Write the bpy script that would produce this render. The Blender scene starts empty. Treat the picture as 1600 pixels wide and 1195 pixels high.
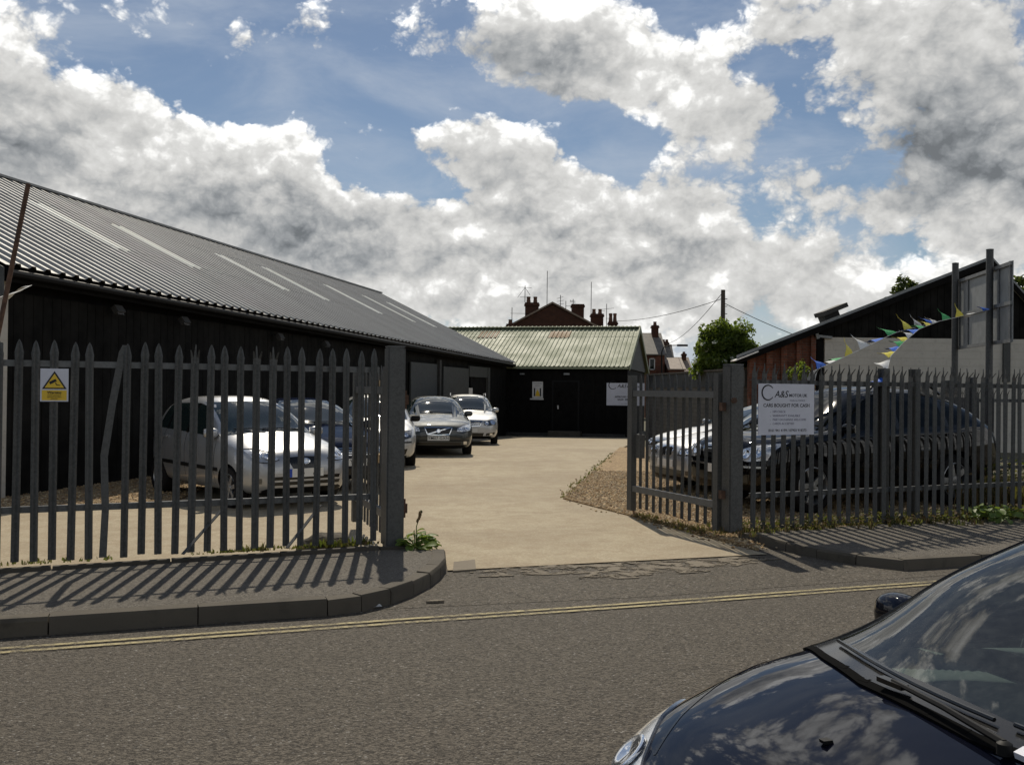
import bpy, bmesh, math, random
import numpy as np
from mathutils import Vector, Matrix
from mathutils.bvhtree import BVHTree
R = math.radians
SC = bpy.context.scene
COL = SC.collection
rnd = random.Random(7)

# ------------------------------------------------------------------ camera
cam_d = bpy.data.cameras.new('camera'); cam = bpy.data.objects.new('camera', cam_d); COL.objects.link(cam)
cam_d.sensor_fit = 'HORIZONTAL'; cam_d.sensor_width = 36.0; cam_d.lens = 33.75
cam_d.clip_start = 0.05; cam_d.clip_end = 4000
cam.matrix_world = Matrix.Translation((0, 0, 1.6)) @ Matrix.Rotation(R(90.48), 4, 'X') @ Matrix.Rotation(R(0.61), 4, 'Z')
SC.camera = cam

# ------------------------------------------------------------------ sun, exposure
SUN_EL, SUN_AZ = R(47.5), R(-6.5)          # azimuth from +Y towards +X
to_sun = Vector((math.sin(SUN_AZ)*math.cos(SUN_EL), math.cos(SUN_AZ)*math.cos(SUN_EL), math.sin(SUN_EL)))
sl = bpy.data.lights.new('sun', 'SUN'); sl.energy = 5.0; sl.angle = R(0.53); sl.color = (1.0, 0.91, 0.76)
so = bpy.data.objects.new('sun', sl); COL.objects.link(so)
so.rotation_euler = (-to_sun).to_track_quat('-Z', 'Y').to_euler(); so.location = (0, 0, 30)
SC.view_settings.view_transform = 'Standard'; SC.view_settings.look = 'None'
SC.view_settings.exposure = -0.46; SC.view_settings.gamma = 1.0; SC.view_settings.use_curve_mapping = False
SC.cycles.max_bounces = 8; SC.cycles.transparent_max_bounces = 12
SC.cycles.caustics_reflective = False; SC.cycles.caustics_refractive = False

# ------------------------------------------------------------------ node helper
class NT:
    def __init__(s, tree): s.t = tree; s.n = tree.nodes; s.l = tree.links
    def node(s, typ, **kw):
        n = s.n.new(typ)
        for k, v in kw.items(): setattr(n, k, v)
        return n
    def put(s, sock, v):
        if v is None: return
        if isinstance(v, bpy.types.NodeSocket): s.l.new(v, sock)
        else:
            if sock.type == 'RGBA' and len(v) == 3: v = (*v, 1)
            sock.default_value = v
    def math(s, op, a, b=None, c=None, clamp=False):
        n = s.node('ShaderNodeMath', operation=op); n.use_clamp = clamp
        for i, v in enumerate((a, b, c)):
            if v is not None: s.put(n.inputs[i], v)
        return n.outputs[0]
    def vec(s, op, a, b=None, c=None):
        n = s.node('ShaderNodeVectorMath', operation=op)
        for i, v in enumerate((a, b, c)):
            if v is not None: s.put(n.inputs[i], v)
        return n.outputs[1] if op in ('DOT_PRODUCT', 'LENGTH') else n.outputs[0]
    def noise(s, co, scale, detail=4, rough=.55, dist=0, lac=2.0):
        n = s.node('ShaderNodeTexNoise'); s.put(n.inputs['Vector'], co)
        n.inputs['Scale'].default_value = scale; n.inputs['Detail'].default_value = detail
        n.inputs['Roughness'].default_value = rough; n.inputs['Distortion'].default_value = dist
        n.inputs['Lacunarity'].default_value = lac
        return n.outputs['Fac']
    def voro(s, co, scale, feature='F1', out='Distance', detail=0, rough=.5):
        n = s.node('ShaderNodeTexVoronoi', feature=feature); s.put(n.inputs['Vector'], co)
        n.inputs['Scale'].default_value = scale
        if 'Detail' in n.inputs: n.inputs['Detail'].default_value = detail; n.inputs['Roughness'].default_value = rough
        return n.outputs[out]
    def ramp(s, f, lo, hi, a=0., b=1., smooth=True):
        n = s.node('ShaderNodeMapRange'); n.interpolation_type = 'SMOOTHSTEP' if smooth else 'LINEAR'
        s.put(n.inputs[0], f); n.inputs[1].default_value = lo; n.inputs[2].default_value = hi
        n.inputs[3].default_value = a; n.inputs[4].default_value = b
        return n.outputs[0]
    def mix(s, f, a, b, mode='MIX'):
        n = s.node('ShaderNodeMix', data_type='RGBA', blend_type=mode)
        s.put(n.inputs[0], f); s.put(n.inputs[6], a); s.put(n.inputs[7], b)
        return n.outputs[2]
    def bump(s, h, strength=.4, dist=.01, normal=None):
        n = s.node('ShaderNodeBump'); n.inputs['Strength'].default_value = strength
        n.inputs['Distance'].default_value = dist; s.put(n.inputs['Height'], h)
        if normal is not None: s.put(n.inputs['Normal'], normal)
        return n.outputs[0]
    def co(s, kind='Object'):
        return s.node('ShaderNodeTexCoord').outputs[kind]

# ------------------------------------------------------------------ sky (NISHITA + cumulus)
def px_uv(px, py):                      # direction of a cloud in azimuth / elevation, 1 unit = 1/15 rad
    a = math.atan((px-800)/1500); e = math.atan((610-py)/math.hypot(1500, px-800))
    return 15*a, 15*e
def build_sky():
    w = bpy.data.worlds.new('World'); SC.world = w; w.use_nodes = True
    t = NT(w.node_tree); t.n.clear()
    out = t.node('ShaderNodeOutputWorld'); bg = t.node('ShaderNodeBackground')
    STR = 0.08; SKYK = 1.68
    bg.inputs['Strength'].default_value = STR
    sky = t.node('ShaderNodeTexSky', sky_type='NISHITA'); sky.sun_disc = False
    sky.sun_elevation = SUN_EL; sky.sun_rotation = SUN_AZ
    sky.air_density = 1.0; sky.dust_density = 0.25; sky.ozone_density = 2.0
    d = t.co('Generated')
    sep = t.node('ShaderNodeSeparateXYZ'); t.put(sep.inputs[0], d)
    az = t.math('ARCTAN2', sep.outputs[0], sep.outputs[1]); el = t.math('ARCSINE', sep.outputs[2])
    uv = t.node('ShaderNodeCombineXYZ'); t.put(uv.inputs[0], t.math('MULTIPLY', az, 15.)); t.put(uv.inputs[1], t.math('MULTIPLY', el, 15.))
    p3 = t.vec('MULTIPLY', d, (15., 15., 19.))
    warpn = t.node('ShaderNodeTexNoise'); t.put(warpn.inputs['Vector'], p3)
    warpn.inputs['Scale'].default_value = .9; warpn.inputs['Detail'].default_value = 5; warpn.inputs['Roughness'].default_value = .6
    warp = t.vec('SUBTRACT', warpn.outputs['Color'], (.5, .5, .5))
    uvw = t.vec('MULTIPLY_ADD', warp, (1.5, 1.1, 0), uv.outputs[0])
    uvw = t.vec('MULTIPLY', uvw, (1, 1, 0))
    slope = [None]
    def blobs(lst, tops=False):
        acc = None
        for (px, py, rx, ry, a) in lst:
            u, v = px_uv(px, py); su, sv = 100/rx, 100/ry
            q = t.vec('MULTIPLY_ADD', uvw, (su, sv, 0), (-u*su, -v*sv, 0))
            r2 = t.vec('DOT_PRODUCT', q, q)
            g = t.math('POWER', .42, r2)
            acc = t.math('MULTIPLY', g, a) if acc is None else t.math('MULTIPLY_ADD', g, a, acc)
            if tops and a > 0:          # sunlit upper half, shaded belly of each cumulus
                qy = t.node('ShaderNodeSeparateXYZ'); t.put(qy.inputs[0], q); gy = t.math('MULTIPLY', g, qy.outputs[1])
                slope[0] = t.math('MULTIPLY', gy, a) if slope[0] is None else t.math('MULTIPLY_ADD', gy, a, slope[0])
        return acc
    cover = blobs([
        (40,100,95,85,.9),(20,210,110,90,.8),(290,45,150,45,.55),(510,25,50,40,.4),
        (200,250,150,80,.8),(330,240,110,80,.7),(430,240,80,70,.7),(510,300,80,60,.7),(570,340,55,45,.7),(420,340,200,70,.75),(120,310,150,60,.6),(540,400,160,50,.65),
        (620,200,130,36,.7),(760,225,100,65,.8),(830,270,80,60,.7),(700,345,80,50,.6),(800,350,120,60,.7),(690,430,110,40,.6),
        (950,290,110,60,.8),(1060,330,120,60,.8),(1020,390,130,40,.7),(1150,400,80,40,.5),(900,420,160,60,.6),
        (930,70,110,90,.8),(1020,150,100,70,.7),(1130,180,110,65,.85),(1220,270,75,40,.7),(1090,255,60,30,.4),(830,70,110,80,.7),(640,40,60,45,.55),(740,50,110,50,.5),
        (1450,110,260,150,1.3),(1540,230,140,90,.8),(1270,25,180,55,.6),(1540,345,100,45,.7),(1380,305,34,18,.6),(1300,395,70,32,.7),
        (1150,450,220,50,.55),(900,470,260,40,.45),(1420,440,160,40,.3),(720,480,150,40,.5),
        # blue gaps
        (560,265,70,24,-.5),(630,300,60,40,-.6),(985,210,110,42,-.85),(1085,262,120,34,-.75),(545,275,50,30,-.4),(1190,90,60,40,-.4),(1180,320,80,40,-.55),(1240,100,55,32,-.6),(560,170,150,30,-.45),(650,385,60,30,-.35),(1330,280,90,90,-.45),(420,150,220,40,-.45),(1400,400,120,24,-.3),(880,215,40,40,-.35),(700,150,160,30,-.4),(1250,215,40,60,-.4),(1330,190,70,70,-.5),(880,395,60,16,-.25),(730,300,60,14,-.3)], True)
    dark = blobs([
        (15,185,120,80,.75),(300,300,130,40,.25),(480,365,190,48,.6),(620,395,120,28,.35),(690,265,140,34,.3),(850,300,90,50,.35),(790,240,60,25,.2),
        (1040,375,100,32,.6),(835,85,100,60,.65),(1190,230,70,40,.25),(1440,140,230,120,.55),(1500,235,150,60,.6),(1310,40,150,60,.3),(1310,405,45,16,.3),(860,395,70,25,.3),(740,55,80,40,.25),(330,60,130,30,.2),
        (1120,470,120,22,.25),(1270,480,150,22,.2)])
    n1 = t.noise(p3, .62, 12, .54, .25)
    p3u = t.vec('ADD', p3, (-.03, .1, .30))
    n2 = t.noise(p3u, .62, 6, .54, .25)
    pw = t.vec('MULTIPLY_ADD', warp, (.55, .55, .55), p3)
    v1 = t.voro(pw, 1.25, 'F1', detail=4, rough=.62)
    v2 = t.voro(t.vec('ADD', pw, (-.03, .08, .22)), 1.25, 'F1', detail=3, rough=.62)
    big = t.noise(p3, .16, 3, .5)
    dens = t.math('MULTIPLY_ADD', t.math('SUBTRACT', n1, .5), 1.9, cover)
    dens = t.math('MULTIPLY_ADD', t.math('SUBTRACT', .56, v1), .70, dens)
    dens = t.math('ADD', dens, t.ramp(el, .13, .26, .66, .12))
    dens = t.math('MULTIPLY_ADD', t.math('SUBTRACT', big, .45), .5, dens)
    # beyond the clouds listed one by one the sky stays broken cumulus
    out_of = t.ramp(t.math('MAXIMUM', t.math('ABSOLUTE', az), t.math('MULTIPLY', el, 1.25)), .46, .75, 0, 1)
    clump = t.ramp(t.noise(p3, .115, 3, .5, .3), .47, .57, -.25, .95)
    dens = t.math('MULTIPLY_ADD', out_of, clump, dens)
    dens = t.math('SUBTRACT', dens, t.ramp(el, .42, .95, 0, .34))      # fewer cloud flanks are seen overhead
    dens = t.math('SUBTRACT', dens, .16)
    alpha = t.math('MULTIPLY', t.ramp(dens, .06, .46), t.ramp(el, -.03, -.01))
    thick = t.ramp(dens, .35, 1.25)
    lit = t.math('SUBTRACT', n1, n2)
    b = t.math('MULTIPLY_ADD', lit, 2.2, 1.03)
    b = t.math('MULTIPLY_ADD', t.math('SUBTRACT', v2, v1), .52, b)
    b = t.math('MULTIPLY_ADD', t.math('SUBTRACT', .52, v1), .42, b)
    b = t.math('MULTIPLY_ADD', thick, -.22, b)
    b = t.math('MULTIPLY_ADD', t.math('MINIMUM', t.math('MAXIMUM', slope[0], -.8), .8), .42, b)
    b = t.math('MULTIPLY_ADD', dark, -.95, b)
    b = t.math('ADD', b, t.ramp(el, .02, .2, .14, 0))
    lo = t.ramp(b, -.8, .6, .16, .6, False)           # soft knee for the shaded bellies
    b = t.math('MAXIMUM', b, lo); b = t.math('MINIMUM', b, 1.2)
    b = t.math('MULTIPLY', b, SKYK)
    warm = t.mix(t.ramp(b, .2, .9), (.86, .93, 1.0), (1.0, .995, .97))
    cl = t.vec('SCALE', warm); sc = cl.node; t.put(sc.inputs['Scale'], t.math('DIVIDE', b, STR))
    cl = sc.outputs[0]
    # thin high veil over the blue
    veil = t.ramp(t.noise(t.vec('MULTIPLY', p3, (1, 1, 2.2)), .35, 7, .6, .4), .36, .78, .0, .62)
    veil = t.math('MULTIPLY', veil, t.ramp(el, .4, .85, 1, .3))
    low = t.math('MULTIPLY', t.ramp(el, .0, .17, .5, 0), t.ramp(el, -.05, 0))
    veil = t.math('ADD', veil, low, clamp=True)
    base = t.mix(veil, sky.outputs[0], (.66/STR, .74/STR, .86/STR))
    t.put(bg.inputs['Color'], t.mix(t.ramp(el, -.06, -.01), (.06/STR, .055/STR, .045/STR), t.mix(alpha, base, cl)))
    t.l.new(bg.outputs[0], out.inputs[0])
build_sky()
# ------------------------------------------------------------------ object helpers
def tag(o, label=None, cat=None, group=None, kind=None):
    if label: o['label'] = label
    if cat: o['category'] = cat
    if group: o['group'] = group
    if kind: o['kind'] = kind
    return o
def thing(name, label, cat, loc=(0, 0, 0), rz=0., group=None):
    o = bpy.data.objects.new(name, None); COL.objects.link(o); o.empty_display_size = .2
    o.location = loc; o.rotation_euler = (0, 0, rz)
    return tag(o, label, cat, group)
def pempty(name, parent, loc=(0, 0, 0)):
    o = bpy.data.objects.new(name, None); COL.objects.link(o); o.parent = parent; o.location = loc; return o
def link(name, me, parent=None, loc=None, rz=0, mat4=None):
    o = bpy.data.objects.new(name, me); COL.objects.link(o)
    if parent: o.parent = parent
    if loc is not None: o.location = loc
    if rz: o.rotation_euler = (0, 0, rz)
    if mat4 is not None: o.matrix_local = mat4
    return o
def smooth(me, ang=35):
    for p in me.polygons: p.use_smooth = True
    me.set_sharp_from_angle(angle=R(ang))
class MB:
    def __init__(s, off=(0, 0, 0)): s.v = []; s.f = []; s.m = []; s.off = Vector(off); s.cur = 0
    def add(s, vs, fs):
        b = len(s.v); s.v += [tuple(Vector(q)-s.off) for q in vs]; s.f += [tuple(b+i for i in f) for f in fs]; s.m += [s.cur]*len(fs); return s
    def box(s, c, size, M=None):
        x, y, z = (a/2 for a in size); vs = [Vector((i*x, j*y, k*z)) for i in (-1, 1) for j in (-1, 1) for k in (-1, 1)]
        if M is not None: vs = [M @ v for v in vs]
        vs = [v+Vector(c) for v in vs]
        return s.add(vs, [(0, 1, 3, 2), (4, 6, 7, 5), (0, 4, 5, 1), (2, 3, 7, 6), (0, 2, 6, 4), (1, 5, 7, 3)])
    def bar(s, a, b, w, h, up=(0, 0, 1)):
        a, b = Vector(a), Vector(b); d = (b-a); L = d.length; d.normalize(); u = Vector(up)
        sx = d.cross(u)
        if sx.length < 1e-4: sx = d.cross(Vector((0, 1, 0)))
        sx.normalize(); u = sx.cross(d)
        M = Matrix((d, sx, u)).transposed()
        return s.box((a+b)/2, (L, w, h), M)
    def tube(s, pts, r, n=8, cap=True):
        pts = [Vector(p) for p in pts]; rs = r if isinstance(r, (list, tuple)) else [r]*len(pts); vs = []
        px = None
        for i, p in enumerate(pts):
            d = (pts[min(i+1, len(pts)-1)]-pts[max(i-1, 0)]).normalized()
            if px is None: px = d.cross(Vector((0, 0, 1)) if abs(d.z) < .9 else Vector((0, 1, 0))).normalized()
            px = (px - d*px.dot(d)).normalized(); py = d.cross(px)
            vs += [p+(px*math.cos(2*math.pi*k/n)+py*math.sin(2*math.pi*k/n))*rs[i] for k in range(n)]
        fs = [(i*n+k, i*n+(k+1) % n, (i+1)*n+(k+1) % n, (i+1)*n+k) for i in range(len(pts)-1) for k in range(n)]
        if cap: fs += [tuple(range(n-1, -1, -1)), tuple((len(pts)-1)*n+k for k in range(n))]
        return s.add(vs, fs)
    def lathe(s, prof, n=24, M=None):           # prof: (radius, height) about local Z
        vs = [Vector((q*math.cos(2*math.pi*k/n), q*math.sin(2*math.pi*k/n), h)) for q, h in prof for k in range(n)]
        if M is not None: vs = [M @ v for v in vs]
        m = len(prof)
        return s.add(vs, [(i*n+k, i*n+(k+1) % n, (i+1)*n+(k+1) % n, (i+1)*n+k) for i in range(m-1) for k in range(n)])
    def prism(s, poly, z0, z1):                 # poly xy, CCW
        n = len(poly); vs = [(x, y, z0) for x, y in poly]+[(x, y, z1) for x, y in poly]
        return s.add(vs, [tuple(range(n-1, -1, -1)), tuple(range(n, 2*n))]+[(i, (i+1) % n, n+(i+1) % n, n+i) for i in range(n)])
    def extr(s, poly, d):                       # planar 3D polygon extruded by vector d
        n = len(poly); P = [Vector(p) for p in poly]; d = Vector(d)
        return s.add(P+[p+d for p in P], [tuple(range(n-1, -1, -1)), tuple(range(n, 2*n))]+[(i, (i+1) % n, n+(i+1) % n, n+i) for i in range(n)])
    def mesh(s, name, mat, sm=None, recalc=True):
        me = bpy.data.meshes.new(name); me.from_pydata(s.v, [], s.f)
        for k in (mat if isinstance(mat, (list, tuple)) else [mat]): me.materials.append(k)
        if any(s.m): me.polygons.foreach_set('material_index', s.m)
        if recalc:
            bm = bmesh.new(); bm.from_mesh(me); bmesh.ops.recalc_face_normals(bm, faces=bm.faces[:]); bm.to_mesh(me); bm.free()
        if sm: smooth(me, sm)
        me.update(); return me
    def build(s, name, mat, parent=None, sm=None, recalc=True, loc=None, rz=0):
        return link(name, s.mesh(name, mat, sm, recalc), parent, loc, rz)
def text(name, body, mat, parent, M, size, align='CENTER', ext=.0008, bold=0., spacing=1.0, shear=0):
    c = bpy.data.curves.new(name, 'FONT'); c.body = body; c.size = size; c.align_x = align; c.align_y = 'CENTER'
    c.extrude = ext; c.offset = bold; c.space_character = spacing; c.shear = shear; c.materials.append(mat); c.resolution_u = 3
    o = bpy.data.objects.new(name, c); COL.objects.link(o)
    me = bpy.data.meshes.new_from_object(o.evaluated_get(bpy.context.evaluated_depsgraph_get())); bpy.data.objects.remove(o); bpy.data.curves.remove(c)
    if not me.materials: me.materials.append(mat)
    return link(name, me, parent, mat4=M)

# ------------------------------------------------------------------ materials
def newmat(name):
    m = bpy.data.materials.new(name); m.use_nodes = True; t = NT(m.node_tree); b = t.n['Principled BSDF']; return m, t, b
def plain(name, c, rough=.6, metal=0., coat=0., var=.0, vscale=6., spec=.5, bump=0., bscale=40.):
    m, t, b = newmat(name); b.inputs['Roughness'].default_value = rough; b.inputs['Metallic'].default_value = metal
    b.inputs['Coat Weight'].default_value = coat; b.inputs['Coat Roughness'].default_value = .03; b.inputs['Specular IOR Level'].default_value = spec
    co = t.co()
    if var:
        n = t.noise(co, vscale, 6, .6)
        t.put(b.inputs['Base Color'], t.mix(t.ramp(n, .3, .7), tuple(x*(1-var) for x in c), tuple(min(1, x*(1+var)) for x in c)))
    else: b.inputs['Base Color'].default_value = (*c, 1)
    if bump: t.put(b.inputs['Normal'], t.bump(t.noise(co, bscale, 4), bump, .01))
    return m
M = {}
def m_asphalt(name, c0, c1, patch=.35, scale=1.):
    m, t, b = newmat(name); co = t.co()
    big = t.noise(co, .55, 5, .6); mid = t.noise(co, 5.5, 5, .65, .3)
    vc = t.voro(co, 95*scale, 'F1', 'Color'); vd = t.voro(co, 95*scale, 'F1', 'Distance'); fine = t.noise(co, 60*scale, 5, .7)
    sep = t.node('ShaderNodeSeparateColor'); t.put(sep.inputs[0], vc)
    f = t.math('MULTIPLY_ADD', sep.outputs[0], .45, t.math('MULTIPLY', fine, .6)); f = t.math('MULTIPLY_ADD', t.math('SUBTRACT', mid, .5), .5, f)
    col = t.mix(t.ramp(f, .25, .85), c0, c1)
    col = t.mix(t.ramp(big, .35, .7, 0, patch), col, tuple(x*.62 for x in c1))
    # wandering pits between the chippings
    pit = t.ramp(t.noise(t.vec('MULTIPLY', co, (1, 1.6, 1)), 30*scale, 5, .72, .7), .38, .49, .5, 0)
    col = t.mix(pit, col, tuple(x*.35 for x in c0))
    rot = t.node('ShaderNodeVectorRotate', rotation_type='Z_AXIS'); t.put(rot.inputs['Vector'], co); rot.inputs['Angle'].default_value = R(-19.6)
    lane = t.noise(t.vec('MULTIPLY', rot.outputs[0], (.12, 1.0, 1)), 1.3, 5, .6, .3)
    col = t.mix(t.ramp(lane, .4, .66, 0, .45), col, tuple(x*.62 for x in c1))
    tar = t.ramp(t.noise(co, 1.7, 7, .75, .8), .62, .70, 0, .4); col = t.mix(tar, col, tuple(x*.6 for x in c0))
    spark = t.ramp(sep.outputs[1], .965, .99, 0, .55); col = t.mix(spark, col, (.34, .32, .29))
    t.put(b.inputs['Base Color'], col); b.inputs['Roughness'].default_value = .82; b.inputs['Specular IOR Level'].default_value = .3
    h = t.math('MULTIPLY_ADD', vd, -.7, t.math('MULTIPLY', mid, .8)); h = t.math('MULTIPLY_ADD', pit, -1.1, h)
    t.put(b.inputs['Normal'], t.bump(h, .85, .012)); return m
M['asphalt'] = m_asphalt('asphalt', (.066, .056, .043), (.152, .130, .100))
M['pave'] = m_asphalt('pavement_asphalt', (.115, .10, .08), (.20, .178, .145), .25, 1.25)
M['gutter'] = m_asphalt('apron_asphalt', (.07, .06, .045), (.145, .122, .092), .5, .8)
def m_concrete(name, c, dirt, streak=True, sc=1.):
    m, t, b = newmat(name); co = t.co()
    n1 = t.noise(co, .5*sc, 6, .6); st = t.noise(t.vec('MULTIPLY', co, (.35, 2.6, 1)) if streak else co, 1.3*sc, 6, .62, .4); f = t.noise(co, 70*sc, 4, .7)
    col = t.mix(t.ramp(n1, .35, .7, 0, .45), c, dirt)
    col = t.mix(t.ramp(st, .5, .72, 0, .55), col, tuple(x*.62 for x in dirt))
    col = t.mix(t.ramp(f, .35, .7, .0, .35), col, tuple(x*.6 for x in c))
    cr = t.ramp(t.voro(t.vec('ADD', co, t.vec('SCALE', t.node('ShaderNodeTexNoise').outputs['Color'])), .45, 'DISTANCE_TO_EDGE'), .0, .012, .5, 0)
    if not streak:
        rn = t.node('ShaderNodeObjectInfo').outputs['Random']; col = t.mix(t.math('MULTIPLY', rn, .3), col, tuple(x*.45 for x in c))
    t.put(b.inputs['Base Color'], col); b.inputs['Roughness'].default_value = .85; b.inputs['Specular IOR Level'].default_value = .25
    t.put(b.inputs['Normal'], t.bump(t.math('ADD', f, st), .3, .01)); return m
def m_drive():
    m, t, b = newmat('drive_concrete'); co = t.co()
    big = t.noise(co, .45, 6, .62, .3); mid = t.noise(co, 3.2, 7, .68, .4); st = t.noise(t.vec('MULTIPLY', co, (.5, 1.8, 1)), 1.1, 6, .65, .6); f = t.noise(co, 45, 5, .75)
    sp = t.voro(co, 70, 'F1', 'Color'); ss = t.node('ShaderNodeSeparateColor'); t.put(ss.inputs[0], sp)
    col = t.mix(t.ramp(big, .35, .68), (.46, .395, .275), (.35, .29, .20))
    col = t.mix(t.ramp(mid, .38, .66, 0, .5), col, (.28, .205, .125))
    col = t.mix(t.ramp(st, .55, .72, 0, .55), col, (.24, .185, .12))
    col = t.mix(t.ramp(f, .38, .62, .0, .5), col, (.25, .195, .125))
    col = t.mix(t.ramp(ss.outputs[0], .85, .97, 0, .35), col, (.55, .48, .36))
    t.put(b.inputs['Base Color'], col); b.inputs['Roughness'].default_value = .85; b.inputs['Specular IOR Level'].default_value = .25
    t.put(b.inputs['Normal'], t.bump(t.math('ADD', f, mid), .45, .012)); return m
M['drive'] = m_drive()
M['kerb'] = m_concrete('kerb_concrete', (.12, .104, .08), (.06, .052, .042), False, 3)
M['edging'] = m_concrete('edging_concrete', (.09, .08, .065), (.05, .045, .038), False, 3)
M['crust'] = m_concrete('concrete_spill', (.23, .195, .145), (.15, .125, .095), False, 3)
def m_spill():
    m = M['crust'].copy(); m.name = 'ragged_cement'; t = NT(m.node_tree); b = t.n['Principled BSDF']; co = t.co(); n = t.noise(co, 6, 8, .7, .4)
    t.put(b.inputs['Alpha'], t.ramp(n, .46, .54)); return m
M['spill'] = m_spill()
def m_ground():
    m, t, b = newmat('rough_ground'); co = t.co(); n = t.noise(co, 2.2, 7, .65)
    t.put(b.inputs['Base Color'], t.mix(t.ramp(n, .35, .65), (.12, .095, .06), (.07, .075, .035))); b.inputs['Roughness'].default_value = .95
    t.put(b.inputs['Normal'], t.bump(n, .5, .05)); return m
M['ground'] = m_ground()
def m_gravelbed():
    m, t, b = newmat('gravel_bed'); co = t.co(); v = t.voro(co, 42, 'F1', 'Color'); vd = t.voro(co, 42, 'F1')
    s = t.node('ShaderNodeSeparateColor'); t.put(s.inputs[0], v)
    col = t.mix(s.outputs[0], (.20, .12, .055), (.50, .36, .19)); col = t.mix(t.ramp(t.noise(co, 1.1, 5), .45, .7, 0, .5), col, (.13, .085, .045))
    t.put(b.inputs['Base Color'], col); b.inputs['Roughness'].default_value = .9; t.put(b.inputs['Normal'], t.bump(vd, .9, -.02)); return m
M['gravelbed'] = m_gravelbed()
def m_island(name, cols, rough=.7, trans=0., spec=.4):
    m, t, b = newmat(name); g = t.node('ShaderNodeNewGeometry'); r = g.outputs['Random Per Island']
    rp = t.node('ShaderNodeValToRGB'); t.put(rp.inputs[0], r); e = rp.color_ramp.elements
    while len(e) < len(cols): e.new(.5)
    for i, c in enumerate(cols): e[i].position = i/(len(cols)-1); e[i].color = (*c, 1)
    t.put(b.inputs['Base Color'], rp.outputs[0]); b.inputs['Roughness'].default_value = rough; b.inputs['Specular IOR Level'].default_value = spec
    if trans:
        tr = t.node('ShaderNodeBsdfTranslucent'); t.put(tr.inputs[0], t.mix(.5, rp.outputs[0], (.30, .40, .04)))
        mx = t.node('ShaderNodeMixShader'); mx.inputs[0].default_value = trans; o = t.n['Material Output']
        t.l.new(b.outputs[0], mx.inputs[1]); t.l.new(tr.outputs[0], mx.inputs[2]); t.l.new(mx.outputs[0], o.inputs[0])
    return m
M['stones'] = m_island('gravel_stones', [(.16, .09, .04), (.36, .23, .10), (.50, .36, .19), (.26, .20, .13), (.60, .48, .30)], .85)
M['leaf'] = m_island('green_leaf', [(.045, .075, .012), (.08, .12, .02), (.12, .16, .03), (.06, .09, .014)], .5, .55)
M['leafdark'] = m_island('dark_leaf', [(.022, .035, .010), (.045, .06, .016), (.06, .075, .022)], .5, .3)
M['weed'] = m_island('weed_leaf', [(.05, .07, .015), (.08, .09, .025), (.14, .10, .045), (.17, .09, .04), (.06, .045, .02), (.20, .16, .09)], .7, .3)
M['dry'] = m_island('dead_stalks', [(.16, .10, .05), (.24, .15, .07), (.10, .06, .03), (.08, .09, .03)], .8, .2)
M['dock'] = m_island('dock_leaf', [(.10, .17, .03), (.15, .22, .05), (.07, .13, .02)], .5, .4)
M['flower'] = plain('cream_blossom', (.62, .62, .48), .8)
M['bark'] = plain('bark', (.07, .055, .04), .9, var=.3, vscale=14, bump=.6)
def m_galv(name, c, var=.25, rough=.55):
    m, t, b = newmat(name); co = t.co(); g = t.node('ShaderNodeObjectInfo')
    pos = t.node('ShaderNodeNewGeometry').outputs['Position']
    sp = t.voro(pos, 60, 'F1', 'Color'); s = t.node('ShaderNodeSeparateColor'); t.put(s.inputs[0], sp)
    n = t.noise(t.vec('MULTIPLY', pos, (1, 1, .25)), 9, 5, .65)
    f = t.math('MULTIPLY_ADD', s.outputs[0], .4, t.math('MULTIPLY', n, .7)); f = t.math('MULTIPLY_ADD', g.outputs['Random'], .25, f)
    col = t.mix(t.ramp(f, .3, .95), tuple(x*(1-var) for x in c), tuple(x*(1+var) for x in c))
    rust = t.ramp(t.noise(pos, 5, 6, .7), .66, .76, 0, .6)
    col = t.mix(rust, col, (.10, .055, .03))
    t.put(b.inputs['Base Color'], col); b.inputs['Roughness'].default_value = rough; b.inputs['Metallic'].default_value = .1; b.inputs['Specular IOR Level'].default_value = .35
    t.put(b.inputs['Normal'], t.bump(n, .12, .01)); return m
M['galv'] = m_galv('weathered_galvanised', (.078, .079, .076))
M['galvlit'] = m_galv('sunlit_galvanised', (.15, .155, .155))  # brighter copy of the galvanised steel, sunlight put into its colour
M['rail'] = m_galv('rail_galvanised', (.12, .124, .124), .2, .42)
M['rust'] = plain('rusty_steel', (.10, .055, .035), .85, var=.4, vscale=12, bump=.3)
M['timber'] = plain('pale_timber', (.50, .35, .18), .75, var=.2, vscale=20)
M['black'] = plain('black_paint', (.008, .0075, .007), .8, var=.35, vscale=3, bump=.15, spec=.08)
M['blackboard'] = plain('black_cladding', (.011, .0105, .0095), .8, var=.5, vscale=2.0, spec=.08)
M['darktrim'] = plain('dark_trim', (.035, .033, .03), .7, var=.3)
M['grey_door'] = plain('grey_shutter', (.05, .052, .05), .6, var=.15)
M['white_board'] = plain('white_sign_face', (.60, .61, .68), .5, var=.05, vscale=5)
M['sign_grey'] = plain('sign_back_grey', (.22, .23, .23), .55, .3, var=.15, vscale=4)
M['ink'] = plain('black_print', (.012, .012, .016), .7)
M['ink2'] = plain('blue_grey_print', (.10, .10, .16), .7)
M['yellow'] = plain('yellow_print', (.72, .48, .03), .5)
M['yelline'] = None
M['handle'] = plain('bright_metal', (.6, .6, .6), .35, .8)
M['white'] = plain('white_paint', (.62, .61, .58), .6, var=.1)
M['blue_band'] = plain('blue_band', (.02, .07, .45), .5)
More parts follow.
